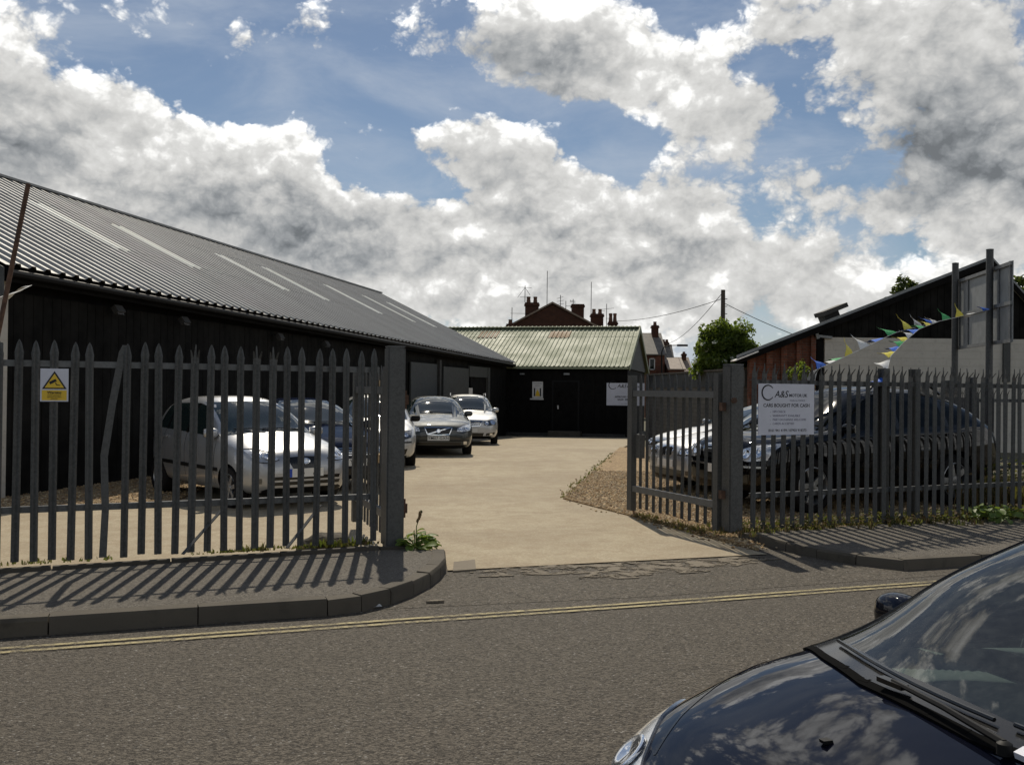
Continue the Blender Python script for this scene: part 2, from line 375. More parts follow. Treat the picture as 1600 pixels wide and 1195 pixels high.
def m_metalroof(name, c, dirt, rough, metal, streak=.4):
    m, t, b = newmat(name); co = t.co('Object'); pos = t.node('ShaderNodeNewGeometry').outputs['Position']
    n = t.noise(t.vec('MULTIPLY', pos, (.4, .4, .4)), 2.5, 7, .65); f = t.noise(pos, 16, 4, .6); g = t.node('ShaderNodeObjectInfo').outputs['Random']
    k = t.math('MULTIPLY_ADD', g, .35, t.math('MULTIPLY', n, .8))
    col = t.mix(t.ramp(k, .3, .8, 0, streak), c, dirt); col = t.mix(t.ramp(f, .5, .7, 0, .2), col, dirt)
    t.put(b.inputs['Base Color'], col); t.put(b.inputs['Roughness'], t.ramp(n, .3, .7, rough-.06, rough+.1)); b.inputs['Specular IOR Level'].default_value = .3; b.inputs['Metallic'].default_value = metal; return m
M['roofgrey'] = m_metalroof('grey_profiled_steel', (.30, .30, .29), (.21, .21, .20), .5, 0)
M['roofgreen'] = m_metalroof('pale_green_steel', (.27, .295, .195), (.22, .24, .15), .65, .0, .4)
M['rooflight'] = m_metalroof('clouded_grp_sheet', (.85, .85, .78), (.62, .62, .54), .5, 0)
M['rustsheet'] = m_metalroof('brown_grp_sheet', (.22, .11, .05), (.33, .26, .15), .7, 0)
def m_brick(name, c1, c2, mortar, scale, M4=None, dirt=.4):
    m, t, b = newmat(name); co = t.co()
    s = t.node('ShaderNodeSeparateXYZ'); t.put(s.inputs[0], co); cb = t.node('ShaderNodeCombineXYZ')
    t.put(cb.inputs[0], t.math('ADD', s.outputs[0], s.outputs[1])); t.put(cb.inputs[1], s.outputs[2])
    br = t.node('ShaderNodeTexBrick'); t.put(br.inputs['Vector'], cb.outputs[0]); br.inputs['Scale'].default_value = scale
    br.inputs['Brick Width'].default_value = .225; br.inputs['Row Height'].default_value = .075; br.inputs['Mortar Size'].default_value = .01
    br.inputs['Color1'].default_value = (*c1, 1); br.inputs['Color2'].default_value = (*c2, 1); br.inputs['Mortar'].default_value = (*mortar, 1)
    n = t.noise(co, 2.5, 7, .65); n2 = t.noise(co, 13, 4, .6)
    col = t.mix(t.ramp(n, .4, .7, 0, dirt), br.outputs[0], tuple(x*.3 for x in c1)); col = t.mix(t.ramp(n2, .55, .75, 0, .4), col, tuple(x*.4 for x in c2))
    t.put(b.inputs['Base Color'], col); b.inputs['Roughness'].default_value = .9; b.inputs['Specular IOR Level'].default_value = .2
    t.put(b.inputs['Normal'], t.bump(br.outputs['Fac'], .5, -.01)); return m
M['brick'] = m_brick('red_brick', (.22, .075, .042), (.12, .05, .032), (.14, .10, .08), 1.0, dirt=.7)
M['brickdark'] = m_brick('sooty_brick', (.09, .035, .02), (.06, .025, .016), (.05, .035, .028), 1.0)
M['whitewall'] = m_brick('white_painted_block', (.54, .505, .44), (.535, .50, .435), (.52, .485, .42), .34, dirt=.15)
M['blockwall'] = m_brick('grey_blockwork', (.17, .16, .14), (.14, .13, .115), (.12, .115, .10), .5, dirt=.3)
M['render'] = plain('pale_render', (.45, .42, .36), .9, var=.15)
def m_slate(name, c1, c2):
    m, t, b = newmat(name); co = t.co(); n = t.noise(co, 3, 6, .6)
    t.put(b.inputs['Base Color'], t.mix(t.ramp(n, .3, .7), c1, c2)); b.inputs['Roughness'].default_value = .6; return m
M['slate'] = m_slate('slate', (.11, .10, .085), (.17, .15, .125))
M['slatebrown'] = m_slate('brown_tile', (.16, .11, .08), (.24, .18, .13))
M['pot'] = plain('clay_pot', (.12, .06, .035), .85, var=.3)
def m_lines():
    m, t, b = newmat('worn_yellow_paint'); co = t.co(); n = t.noise(co, 22, 6, .75); n2 = t.noise(co, 3, 4, .6)
    t.put(b.inputs['Base Color'], t.mix(t.ramp(n, .4, .7, 0, .5), (.42, .35, .17), (.30, .25, .14))); b.inputs['Roughness'].default_value = .8
    a = t.ramp(t.math('MULTIPLY_ADD', n2, .5, t.math('MULTIPLY', n, .75)), .50, .82, .95, .0)
    t.put(b.inputs['Alpha'], a); return m
M['yelline'] = m_lines()
def m_paint(name, c, metal=.5, rough=.35, coat=1., ior=1.5):
    m, t, b = newmat(name); co = t.co(); f = t.noise(co, 900, 2, .5); n = t.noise(co, 2.2, 5, .6)
    t.put(b.inputs['Base Color'], t.mix(t.ramp(n, .3, .75, 0, .18), t.mix(f, tuple(x*.85 for x in c), tuple(min(1, x*1.15) for x in c)), tuple(x*.75+.02 for x in c)))
    b.inputs['Metallic'].default_value = metal; t.put(b.inputs['Roughness'], t.ramp(n, .3, .8, rough, rough+.12)); b.inputs['Coat Weight'].default_value = coat; b.inputs['Coat IOR'].default_value = ior; b.inputs['Coat Roughness'].default_value = .02; return m
M['p_silver'] = m_paint('silver_paint', (.42, .425, .43), .6)
M['p_white'] = m_paint('pearl_silver_paint', (.46, .465, .46), .5)
M['p_grey'] = m_paint('gunmetal_paint', (.050, .056, .055), .25, .45)
M['p_grey'].node_tree.nodes['Principled BSDF'].inputs['Specular IOR Level'].default_value = .06
M['p_navy'] = m_paint('navy_paint', (.010, .014, .030), 0, .5, .4); M['p_navy'].node_tree.nodes['Principled BSDF'].inputs['Specular IOR Level'].default_value = 0
M['p_black'] = m_paint('black_car_paint', (.003, .003, .0035), 0, .5, .8); M['p_black'].node_tree.nodes['Principled BSDF'].inputs['Specular IOR Level'].default_value = .0
M['p_hero'] = m_paint('midnight_blue_paint', (.003, .004, .010), 0, .5, .9, 1.45); M['p_hero'].node_tree.nodes['Principled BSDF'].inputs['Specular IOR Level'].default_value = .0
M['tintglass'] = plain('tinted_car_glass', (.004, .005, .005), .05, spec=.18)
M['carglass'] = plain('dark_car_glass', (.012, .02, .019), .02, spec=.6, coat=.2)
def m_glass():
    m, t, b = newmat('windscreen_glass')
    tr = t.node('ShaderNodeBsdfTransparent'); tr.inputs[0].default_value = (.66, .78, .74, 1)
    gl = t.node('ShaderNodeBsdfGlossy'); gl.inputs['Roughness'].default_value = .0
    fr = t.node('ShaderNodeFresnel'); fr.inputs[0].default_value = 1.52
    dirt = t.node('ShaderNodeBsdfDiffuse'); dirt.inputs[0].default_value = (.35, .38, .36, 1)
    n = t.noise(t.co(), 30, 5, .7)
    mx = t.node('ShaderNodeMixShader'); t.put(mx.inputs[0], t.ramp(n, .3, .8, .03, .085)); t.l.new(tr.outputs[0], mx.inputs[1]); t.l.new(dirt.outputs[0], mx.inputs[2])
    m2 = t.node('ShaderNodeMixShader'); t.put(m2.inputs[0], t.math('MULTIPLY_ADD', fr.outputs[0], .95, .0, clamp=True))
    t.l.new(mx.outputs[0], m2.inputs[1]); t.l.new(gl.outputs[0], m2.inputs[2]); t.l.new(m2.outputs[0], t.n['Material Output'].inputs[0]); return m
M['glass'] = m_glass()
M['plastic'] = plain('black_plastic', (.008, .008, .008), .6, spec=.2)
M['scuttle'] = plain('scuttle_plastic', (.006, .006, .006), .95, spec=.03)
M['gloss'] = plain('gloss_black_trim', (.008, .008, .008), .15, spec=.5)
M['rubber'] = plain('tyre_rubber', (.014, .013, .013), .85, spec=.2)
M['alloy'] = plain('alloy_wheel', (.42, .43, .44), .35, .8)
M['chrome'] = plain('chrome', (.75, .76, .77), .12, 1.)
M['plate'] = plain('number_plate_white', (.72, .72, .68), .5)
M['platey'] = plain('number_plate_yellow', (.62, .46, .04), .5)
M['redlens'] = plain('red_lens', (.25, .01, .01), .1, coat=1)
M['interior'] = plain('interior_plastic', (.07, .073, .075), .75, var=.15, vscale=60)
M['seat'] = plain('seat_cloth', (.045, .047, .052), .9, var=.2, vscale=90)
def m_lamp():
    m, t, b = newmat('headlamp_lens'); co = t.co(); n = t.voro(co, 16, 'F1', 'Color'); s = t.node('ShaderNodeSeparateColor'); t.put(s.inputs[0], n)
    t.put(b.inputs['Base Color'], t.mix(s.outputs[0], (.45, .46, .47), (.85, .86, .86))); b.inputs['Metallic'].default_value = .55; b.inputs['Roughness'].default_value = .22
    b.inputs['Coat Weight'].default_value = 1; b.inputs['Coat Roughness'].default_value = .01
    t.put(b.inputs['Normal'], t.bump(n, .25, .02)); return m
M['lamp'] = m_lamp()
M['bulb'] = plain('lamp_reflector', (.75, .76, .78), .1, .9, coat=1)
M['lampdark'] = plain('lamp_bezel', (.08, .085, .09), .2, .5, coat=1)
# ------------------------------------------------------------------ ground, road, pavement, yard
D2 = Vector((.208, .978)).normalized(); P2 = Vector((-.978, .208)).normalized()      # along / across the sheds
RD = Vector((.942, .335)).normalized(); RN = Vector((-RD.y, RD.x))                      # along / across the road
def struct(name, mb, mat, sm=None, parent=None, label=None):
    o = mb.build(name, mat, parent, sm)
    if parent is None: o['kind'] = 'structure'
    if label: o['label'] = label
    return o
def gz(y): return 0 if y < 27 else -.39*min(1, (y-27)/15.)
def sheet(name, poly, z, mat, thick=.15):
    mb = MB(); mb.prism(poly, z-thick, z); return struct(name, mb, mat)
# one ground sheet to the horizon
g = MB(); xs = [-900, -200, -60, -20, 0, 20, 60, 200, 900]; yl = [-600, -100, -20, 0, 12, 27, 34, 42, 60, 150, 1500]
vs = [(x, y, gz(y)-.03) for y in yl for x in xs]; n = len(xs)
g.add(vs, [(j*n+i, j*n+i+1, (j+1)*n+i+1, (j+1)*n+i) for j in range(len(yl)-1) for i in range(n-1)]); struct('ground', g, M['ground'])
# road: its far edge follows both kerbs, with the drive mouth between
def rp(a, b): return (RD*a+RN*b)[:]                       # along, across; b=0 through the camera
KB = (Vector((-1.14, 6.82))).dot(RN)                      # kerb line
rc = MB(); p = [rp(-60, -5.0), rp(60, -5.0), rp(60, KB+3.2), rp(-60, KB+3.2)]
rc.prism(p, -.3, 0); struct('road', rc, M['asphalt'])
# worn band of darker tarmac in the gutter and across the drive mouth
ap = [(-3.9, 5.80), (-1.14, 6.80), (-.9, 7.0), (-.5, 7.1), (1.2, 7.55), (2.9, 8.2), (5.5, 9.1), (4.4, 9.05), (3.57, 8.74), (3.2, 8.9), (3.02, 9.15), (2.9, 9.75), (2.6, 9.7), (2.5, 9.5), (.9, 8.98), (-.5, 8.5), (-.53, 8.3), (-.6, 7.93), (-.75, 7.48), (-.9, 7.16), (-1.15, 6.86), (-3.9, 5.86)]
am = MB(); am.add([(x, y, .002) for x, y in ap], [tuple(range(len(ap)))]); struct('drive_apron', am, M['gutter'])
# double yellow lines
for off, x0 in ((0, 0), (-.10, .0)):
    a0 = Vector((-3.08, 5.82)).dot(RD); b0 = Vector((-1.09, 6.54)).dot(RN)+off
    mb = MB(); seg = 60
    L = [rp(-30+70*i/seg, b0-.022+.008*math.sin(i*1.7)) for i in range(seg+1)]; U = [rp(-30+70*i/seg, b0+.024+.008*math.sin(i*1.7)) for i in range(seg+1)]
    mb.add([(*q, .009) for q in L]+[(*q, .009) for q in U], [(i, i+1, seg+2+i, seg+1+i) for i in range(seg)])
    struct('yellow_line', mb, M['yelline'])
# concrete yard
yard = [(-.55, 8.47), (.9, 8.96), (2.54, 9.5), (2.2, 10.4), (1.53, 12.26), (.77, 14.13), (3.07, 27.0), (5.2, 38.0), (6.3, 43.5), (-9, 46), (-16, 20), (-11, 4.2), (-4.05, 8.0), (-1.2, 9.2), (-.62, 9.15)]
yb = MB()
bm = bmesh.new(); vv = [bm.verts.new((x, y, .012)) for x, y in yard]; bm.faces.new(vv)
for yy in (27, 30, 34, 38, 42): bmesh.ops.bisect_plane(bm, geom=bm.verts[:]+bm.edges[:]+bm.faces[:], plane_co=(0, yy, 0), plane_no=(0, 1, 0))
for v in bm.verts: v.co.z = .012+gz(v.co.y)
me = bpy.data.meshes.new('yard'); bm.to_mesh(me); bm.free(); me.materials.append(M['drive'])
for pl in me.polygons:
    if pl.normal.z < 0: me.flip_normals(); break
tag(link('concrete_yard', me), kind='structure')
# pale cement spill and threshold strip at the mouth of the drive
r2 = random.Random(3)
def blob(cx, cy, rx, ry, a, seed):
    q = random.Random(seed); ph = [q.random()*6 for _ in range(4)]
    out = []
    for i in range(40):
        t = 2*math.pi*i/40; rr = 1+.22*math.sin(3*t+ph[0])+.17*math.sin(5*t+ph[1])+.12*math.sin(9*t+ph[2])+.08*math.sin(14*t+ph[3])
        x, y = rx*rr*math.cos(t), ry*rr*math.sin(t); out.append((cx+x*math.cos(a)-y*math.sin(a), cy+x*math.sin(a)+y*math.cos(a)))
    return out
sp = MB()
for i, (x, y, rx, ry) in enumerate([(1.15, 8.66, .85, .26), (1.75, 9.0, .7, .2), (.62, 8.55, .22, .08), (.25, 8.42, .2, .06), (2.25, 9.2, .3, .08), (-.1, 8.28, .13, .05), (.75, 8.30, .18, .05), (.45, 8.66, .9, .12), (1.6, 8.55, .16, .06)]):
    sp.prism(blob(x, y, rx, ry, .35, i+1), .005, .0085+.0004*i)
tag(sp.build('cement_patches', M['spill']), kind='stuff')
st_ = MB(); st_.prism([(-.52, 8.86), (-.50, 8.42), (-.30, 8.52), (-.33, 9.0)], .0, .018); struct('concrete_fillet', st_, M['crust'])
# gravel
gr1 = [(2.52, 9.75), (2.2, 10.45), (1.53, 12.26), (.77, 14.13), (3.07, 27.2), (7.0, 28.6), (9.0, 21), (7.6, 15.2), (4.8, 11.6), (2.6, 10.55)]
gr2 = [(-4.6, 12.95), (-5.25, 12.85), (-9.5, 11.4), (-9.0, 14), (-5.6, 18), (-5.0, 17)]
sheet('gravel_bed', gr1, .03, M['gravelbed'], .1); sheet('gravel_bed', gr2, .03, M['gravelbed'], .1)
def inside(p, poly):
    x, y = p; c_ = False; j = len(poly)-1
    for i in range(len(poly)):
        (xi, yi), (xj, yj) = poly[i], poly[j]
        if (yi > y) != (yj > y) and x < (xj-xi)*(y-yi)/(yj-yi)+xi: c_ = not c_
        j = i
    return c_
def gravel(name, poly, N, seed, ymax=99, s0=.010, s1=.026):
    q = random.Random(seed); xs = [p[0] for p in poly]; ys_ = [p[1] for p in poly]; V = []; F = []; k = 0
    while k < N:
        x = q.uniform(min(xs), max(xs)); y = min(ys_)+(min(max(ys_), ymax)-min(ys_))*q.random()**1.5
        ok = inside((x, y), poly)
        if not ok and inside((x+q.gauss(0, .10), y+q.gauss(0, .10)), poly) and q.random() < .4: ok = True
        if not ok: continue
        s = q.uniform(s0, s1); b = len(V); a = q.random()*6
        z = .03 if inside((x, y), poly) else .014
        for i in range(4): t = a+i*math.pi/2+q.uniform(-.3, .3); V.append((x+s*math.cos(t)*q.uniform(.7, 1.2), y+s*math.sin(t), z+s*.25))
        V.append((x, y, z+s*.8)); V.append((x, y, z-s*.3))
        F += [(b+i, b+(i+1) % 4, b+4) for i in range(4)]+[(b+(i+1) % 4, b+i, b+5) for i in range(4)]; k += 1
    mb = MB(); mb.v = V; mb.f = F; mb.m = [0]*len(F); return tag(mb.build(name, M['stones'], recalc=False), kind='stuff')
gravel('gravel', gr1, 26000, 1, 19); gravel('gravel', gr2, 5000, 2)
# pavements with separate kerb stones
def offset_poly(pts, d):
    out = []
    for i, p in enumerate(pts):
        a = Vector(pts[max(0, i-1)]); b = Vector(pts[min(len(pts)-1, i+1)]); t = (b-a).normalized(); out.append(Vector(p)+Vector((-t.y, t.x))*d)
    return out
lk = [rp(-30+i*.915, KB) for i in range(36)]; lk = [Vector(p) for p in lk if p[0] < -1.55]
lk += [Vector(p) for p in [(-1.28, 6.77), (-1.06, 6.90), (-.88, 7.14), (-.74, 7.46), (-.64, 7.80), (-.585, 8.14), (-.56, 8.50), (-.60, 8.95)]]
li = offset_poly(lk, .125)
pv = MB(); fence_l = [(-1.0, 9.0), (-4.06, 7.72), (-40, -8.0)]
pv.prism([tuple(p) for p in li]+[(-.95, 9.06)]+fence_l[1:][:1]+[(-22, -.6), tuple(li[0]+Vector((-6, 3)))], -.1, .108)
pl_ = struct('pavement', pv, M['pave'])
def kerbs(path, inner, parent, zt=.115, seed=1, h=.3):
    q = random.Random(seed)
    for i in range(len(path)-1):
        a, b, c_, d_ = path[i], path[i+1], inner[i+1], inner[i]
        t = (b-a).normalized()*.0045; z = zt+q.uniform(-.007, .005); mb = MB(); nn = (a-d_).normalized()*.018
        a, b, c_, d_ = a+t, b-t, c_-t, d_+t
        prof = lambda o, i_: [(*o, z-h), (*(o-nn*.25), z-.025), (*(o-nn), z), (*i_, z+.002), (*i_, z-h)]
        A, B = prof(a, d_), prof(b, c_); A = [Vector(p)+Vector((q.uniform(-.003, .003), q.uniform(-.003, .003), q.uniform(-.004, .004))) for p in A]
        mb.add(A+[Vector(p) for p in B], [(k_, (k_+1) % 5, 5+(k_+1) % 5, 5+k_) for k_ in range(5)]+[(4, 3, 2, 1, 0), (5, 6, 7, 8, 9)]); mb.build('kerb_stone', M['kerb'], parent, 30)
kerbs([p for p in lk if p.x > -16], [i for i, p in zip(li, lk) if p.x > -16], pl_)
# right-hand pavement with broken kerb
rk = [Vector(p) for p in [(2.62, 10.15), (2.78, 9.72), (2.98, 9.36), (3.24, 9.02), (3.58, 8.74)]]
e0 = Vector((3.58, 8.74)); rk += [e0+RD*.915*i for i in range(1, 18)]
rk2 = offset_poly(rk, .125)
pv = MB(); pv.prism([tuple(p) for p in rk2]+[tuple(rk2[-1]+Vector((-.5, 3.5))), (6.9, 12.35), (4.43, 11.25), (2.45, 10.34)], -.1, .095); pr_ = struct('pavement', pv, M['pave'])
kerbs(rk, rk2, pr_, .098, 5)
# narrow edging stones along the foot of the railings
def edging(a, b, z0, z1, L, parent, seed, skip=()):
    q = random.Random(seed); a, b = Vector(a), Vector(b); d_ = (b-a); T = d_.length; d_.normalize(); n_ = Vector((-d_.y, d_.x)); k = 0; s_ = 0
    while s_ < T-.05:
        e = min(T, s_+L); 
        if k not in skip:
            mb = MB(); p0, p1 = a+d_*(s_+.006), a+d_*(e-.006); dz = q.uniform(-.012, .012); t = q.uniform(-.012, .012)
            mb.prism([tuple(p0), tuple(p1+n_*t), tuple(p1+n_*(t+.055)), tuple(p0+n_*.055)], z0, z1+dz); mb.build('edging_stone', M['edging'], parent, 30)
        s_ = e; k += 1
edging((-11.2, 4.36), (-.95, 9.03), -.05, .138, .915, pl_, 3)
# ------------------------------------------------------------------ left shed
D2 = Vector((.2235, .9747)).normalized(); P2 = Vector((-D2.y, D2.x))
E0 = Vector((.13, 41.8)); LEN = 29.6
def ez(a): return 2.80-.0079*a                      # eave height: a runs 0 (far) to -29.6 (near)
def SP(a, h, dz=0.): p = E0+D2*a+P2*h; return Vector((p.x, p.y, ez(a)+.49*h+dz))
shed = thing('long_shed', 'long black-clad shed with grey profiled roof and pale rooflight strips', 'shed', (SP(-LEN, .4).x, SP(-LEN, .4).y, 0))
SO = shed.location.copy()
def prof_sheet(name, w, length, pitch, amp, mat, box=False):
    xs_ = []; n = round(w/pitch)
    for i in range(n):
        if box: xs_ += [(i*pitch, 0), (i*pitch+pitch*.52, 0), (i*pitch+pitch*.64, amp), (i*pitch+pitch*.88, amp)]
        else: xs_ += [(i*pitch+pitch*k/8, amp*.5*(1-math.cos(2*math.pi*k/8))) for k in range(8)]
    xs_.append((n*pitch, 0)); m = len(xs_); mb = MB()
    vs = [(x, y, z) for y in (0, length) for x, z in xs_]+[(x, y, z-.004) for y in (0, length) for x, z in xs_]
    fs = [(i, i+1, m+i+1, m+i) for i in range(m-1)]+[(2*m+i, 3*m+i, 3*m+i+1, 2*m+i+1) for i in range(m-1)]+[(i, 2*m+i, 2*m+i+1, i+1) for i in range(m-1)]+[(m+i, m+i+1, 3*m+i+1, 3*m+i) for i in range(m-1)]
    mb.add(vs, fs); return mb.mesh(name, mat, 50 if not box else 25, recalc=False)
uD = (SP(0, 0)-SP(-1, 0)).normalized(); uP = (SP(0, 1)-SP(0, 0)).normalized(); uN = uD.cross(uP).normalized()
Rm = Matrix((uD, uP, uN)).transposed().to_4x4(); SL = math.hypot(1, .49)
W_ = .90; ncol = 33; rows = [(.0, 2.72), (2.66, 2.16), (4.76, 1.66)]; lights_at = [-24.2, -20.9, -16.9, -14.1, -9.8, -5.9, -3.0]
rl_cols = {int((a+LEN)/W_) for a in lights_at}
mes = [prof_sheet('roof_sheet', W_, l*SL, .30, .042, M['roofgrey'], True) for _, l in rows]; rlm = prof_sheet('rooflight', W_*2/3, rows[1][1]*SL, .30, .042, M['rooflight'], True)
rlm2 = prof_sheet('roof_sheet', W_/3, rows[1][1]*SL, .30, .042, M['roofgrey'], True)
for j, (h0, l) in enumerate(rows):
    for i in range(ncol):
        a = -LEN+i*W_+(.0); base = .43*(1-(i*W_)/LEN) if j == 0 else 0
        p = SP(a, h0)+uN*(.006*j+.002*(i % 2))-SO
        if j == 0: p = p+uP*base*SL
        if j == 1 and i in rl_cols:
            link('rooflight', rlm, shed, mat4=Matrix.Translation(p) @ Rm); link('roof_sheet', rlm2, shed, mat4=Matrix.Translation(p+uD*W_*2/3) @ Rm)
        else: link('roof_sheet', mes[j], shed, mat4=Matrix.Translation(p) @ Rm)
ws_ = lambda p: Vector(p)-SO
rg = MB(SO); rg.bar(SP(-LEN-.1, 6.36, .03), SP(.1, 6.36, .03), .34, .05); rg.build('ridge_cap', M['roofgrey'], shed)
rb = MB(SO); q0, q1, q2, q3 = SP(-LEN, 6.36), SP(0, 6.36), SP(0, 12.7, -6.2), SP(-LEN, 12.7, -6.2); rb.extr([q0, q1, q2, q3], (0, 0, -.05)); rb.build('rear_roof_slope', M['roofgrey'], shed)
# gutter under the eave, fascia board, verge board
gt = MB(SO); gt.tube([SP(-LEN+.05, .42, -.10), SP(-15, .21, -.10), SP(0, 0, -.10)], .055, 8); gt.build('gutter', M['plastic'], shed, 40)
fb = MB(SO); fb.bar(SP(-LEN+.1, .52, -.14), SP(0, .10, -.14), .03, .24); fb.build('fascia_board', M['black'], shed)
vb = MB(SO); n = Vector((D2.x, D2.y, 0))*-.03; vb.extr([SP(-LEN-.02, .43, -.04), SP(-LEN-.02, 6.36, -.04), SP(-LEN-.02, 6.36, -.40), SP(-LEN-.02, .75, -.52), SP(-LEN-.02, .43, -.46)], n); vb.build('verge_board', M['grey_door'], shed)
for p in vb.v: pass
# side wall panels
WI = .75
def WP(a, z): p = E0+D2*a+P2*(WI-.35*(1+a/LEN)+.0); return Vector((p.x, p.y, z))
panel = MB()
for k in range(5): panel.box((.1+.195*k, 0, 1.5), (.185, .03, 3.0)); 
for k in range(4): panel.box((.197+.195*k, .008, 1.5), (.012, .02, 3.0))
pme = panel.mesh('wall_panel', M['blackboard'])
wd = (WP(0, 0)-WP(-1, 0)).normalized()
ang = math.atan2(wd.y, wd.x); N_W = 30; wl = (WP(0, 0)-WP(-LEN+.12, 0)).length/N_W
for i in range(N_W):
    a = -LEN+.12+i*(LEN-.12)/N_W; p = WP(a, gz(WP(a, 0).y)-.15)-SO
    zs = (ez(a)-.12-(p.z))/3.0
    o = link('wall_panel', pme, shed, mat4=Matrix.Translation(p) @ Matrix.Rotation(ang, 4, 'Z') @ Matrix.Diagonal((wl/.98, 1, zs, 1)))
wc = MB(SO)
wc.extr([WP(-LEN+.12, -.2)+Vector((P2.x, P2.y, 0))*.05, WP(0, -.5)+Vector((P2.x, P2.y, 0))*.05, WP(0, 3.06)+Vector((P2.x, P2.y, 0))*.05, WP(-LEN+.12, 3.22)+Vector((P2.x, P2.y, 0))*.05], Vector((P2.x, P2.y, 0))*.1); wc.build('wall', M['black'], shed)
def wall_item(name, a0, a1, z0, z1, mat, t=.06, out=.06, parent=None):
    mb = MB(SO); o = Vector((-P2.x, -P2.y, 0)); mb.extr([WP(a0, z0)+o*out, WP(a1, z0)+o*out, WP(a1, z1)+o*out, WP(a0, z1)+o*out], o*t); return mb.build(name, mat, parent or shed)
wall_item('sliding_door', -12.6, -10.0, -.25, 2.45, M['grey_door'], .05); wall_item('sliding_door', -9.3, -6.2, -.3, 2.4, M['grey_door'], .05)
wall_item('door_post', -9.95, -9.75, -.25, 2.6, M['darktrim'], .12); wall_item('door_post', -3.6, -3.3, -.35, 2.5, M['grey_door'], .1); wall_item('lintel', -6.2, -3.3, 2.1, 2.5, M['grey_door'], .08)
wall_item('door', -5.9, -3.8, -.35, 2.1, M['black'], .03); wall_item('wall_notice', -6.25, -5.75, 1.3, 1.68, M['white'], .01, .12)
bw = MB(SO); Pv = Vector((P2.x, P2.y, 0)); bw.extr([SP(-LEN+.1, 12.3, -6.1), SP(0, 12.3, -6.1), SP(0, 12.3, -9.5), SP(-LEN+.1, 12.3, -9.5)], Pv*.1); bw.build('rear_wall', M['black'], shed)
fg = MB(SO); fg.extr([SP(-.05, .8, -.2), SP(-.05, 6.36, -.1), SP(-.05, 12.3, -6.1), SP(-.05, 12.3, -9.4), SP(-.05, .8, -3.8)], Vector((D2.x, D2.y, 0))*-.1); fg.build('far_gable', M['black'], shed)
# near gable: white painted wall
gw = MB(SO); a = -LEN+.10; o = Vector((D2.x, D2.y, 0))*.25
gp = lambda h, z: Vector((*(E0+D2*a+P2*h), z))
gw.extr([gp(.68, -.2), gp(12.3, -.2), gp(12.3, 3.0), gp(6.36, 5.95), gp(.68, 3.05)], o); gw.build('gable_wall', M['whitewall'], shed)
qn = MB(SO)
for i in range(12): qn.extr([gp(.64, .05+i*.24), gp(.64+(.42 if i % 2 else .24), .05+i*.24), gp(.64+(.42 if i % 2 else .24), .28+i*.24), gp(.64, .28+i*.24)], Vector((D2.x, D2.y, 0))*-.02)
qn.build('quoins', M['white'], shed)
def lamp(a, z, label):
    p = WP(a, z)+Vector((-P2.x, -P2.y, 0))*.10; t = thing('floodlight', label, 'floodlight', p, ang)
    b = MB(); b.box((0, -.10, 0), (.2, .09, .13), Matrix.Rotation(R(-35), 3, 'X')); b.build('housing', M['darktrim'], t); b = MB(); b.bar((0, .05, .05), (0, -.08, .05), .03, .02); b.build('bracket', M['plastic'], t)
    b = MB(); b.box((0, -.13, -.035), (.17, .012, .10), Matrix.Rotation(R(-35), 3, 'X')); b.build('lens', M['bulb'], t)
lamp(-27.0, 2.84, 'floodlight under the shed eave nearest its white gable'); lamp(-25.1, 2.80, 'small floodlight under the shed eave, second from the white gable'); lamp(-21.4, 2.72, 'floodlight under the shed eave above the small silver hatchback'); lamp(-19.0, 2.68, 'floodlight on the shed wall nearest the tall left gatepost')

# ------------------------------------------------------------------ office building across the end of the yard
MQ = Vector((4.75, 41.1)); ML = -P2                       # along the front, leftwards negative
def MPt(p, b, z): q = MQ+ML*p+D2*b; return Vector((q.x, q.y, z))
off = thing('office_building', 'low black office with pale green profiled roof at the end of the yard', 'building', MPt(0, 0, -.39)); OO = off.location.copy()
def fr(name, p0, p1, z0, z1, mat, out=.02, t=.03, parent=None, sm=None):
    mb = MB(OO); o = Vector((-D2.x, -D2.y, 0)); mb.extr([MPt(p0, 0, z0)+o*out, MPt(p1, 0, z0)+o*out, MPt(p1, 0, z1)+o*out, MPt(p0, 0, z1)+o*out], o*t); return mb.build(name, mat, parent or off, sm)
wm = MB(OO); wm.prism([tuple(MPt(-11, .0, 0)[:2]), tuple(MPt(.1, 0, 0)[:2]), tuple(MPt(.1, 9.2, 0)[:2]), tuple(MPt(-11, 9.2, 0)[:2])], -.7, 2.62); wm.build('wall', M['black'], off)
nb = 24
bm_ = MB(); bm_.box((0, 0, 0), (.46, .025, 2.9)); bme = bm_.mesh('wall_board', M['black'])
for i in range(nb):
    p = MPt(-10.8+i*.468, 0, 1.1)-OO+Vector((-D2.x, -D2.y, 0))*.0125; link('wall_board', bme, off, mat4=Matrix.Translation(p) @ Matrix.Rotation(math.atan2(ML.y, ML.x), 4, 'Z'))
mu = Vector((ML.x, ML.y, 0)); rise, run = 1.93, 4.7
mp = (Vector((D2.x, D2.y, 0))*run+Vector((0, 0, rise))).normalized(); mn = mu.cross(mp); Rm2 = Matrix((mu, mp, mn)).transposed().to_4x4()
slope = math.hypot(run, rise)+.25
rw_ = [(0, slope*.735), (slope*.725, slope*.29)]
gm = [prof_sheet('roof_sheet', 1.0, l, .20, .032, M['roofgreen'], True) for _, l in rw_]
rsm = prof_sheet('brown_rooflight', 1.0, slope*.17, .20, .034, M['rustsheet'], True)
for j, (h0, l) in enumerate(rw_):
    for i in range(11):
        p = MPt(-10.72+i*1.0, -.22, 2.66)+mp*h0+mn*(.012*j+.003*(i % 2))-OO; link('roof_sheet', gm[j], off, mat4=Matrix.Translation(p) @ Rm2)
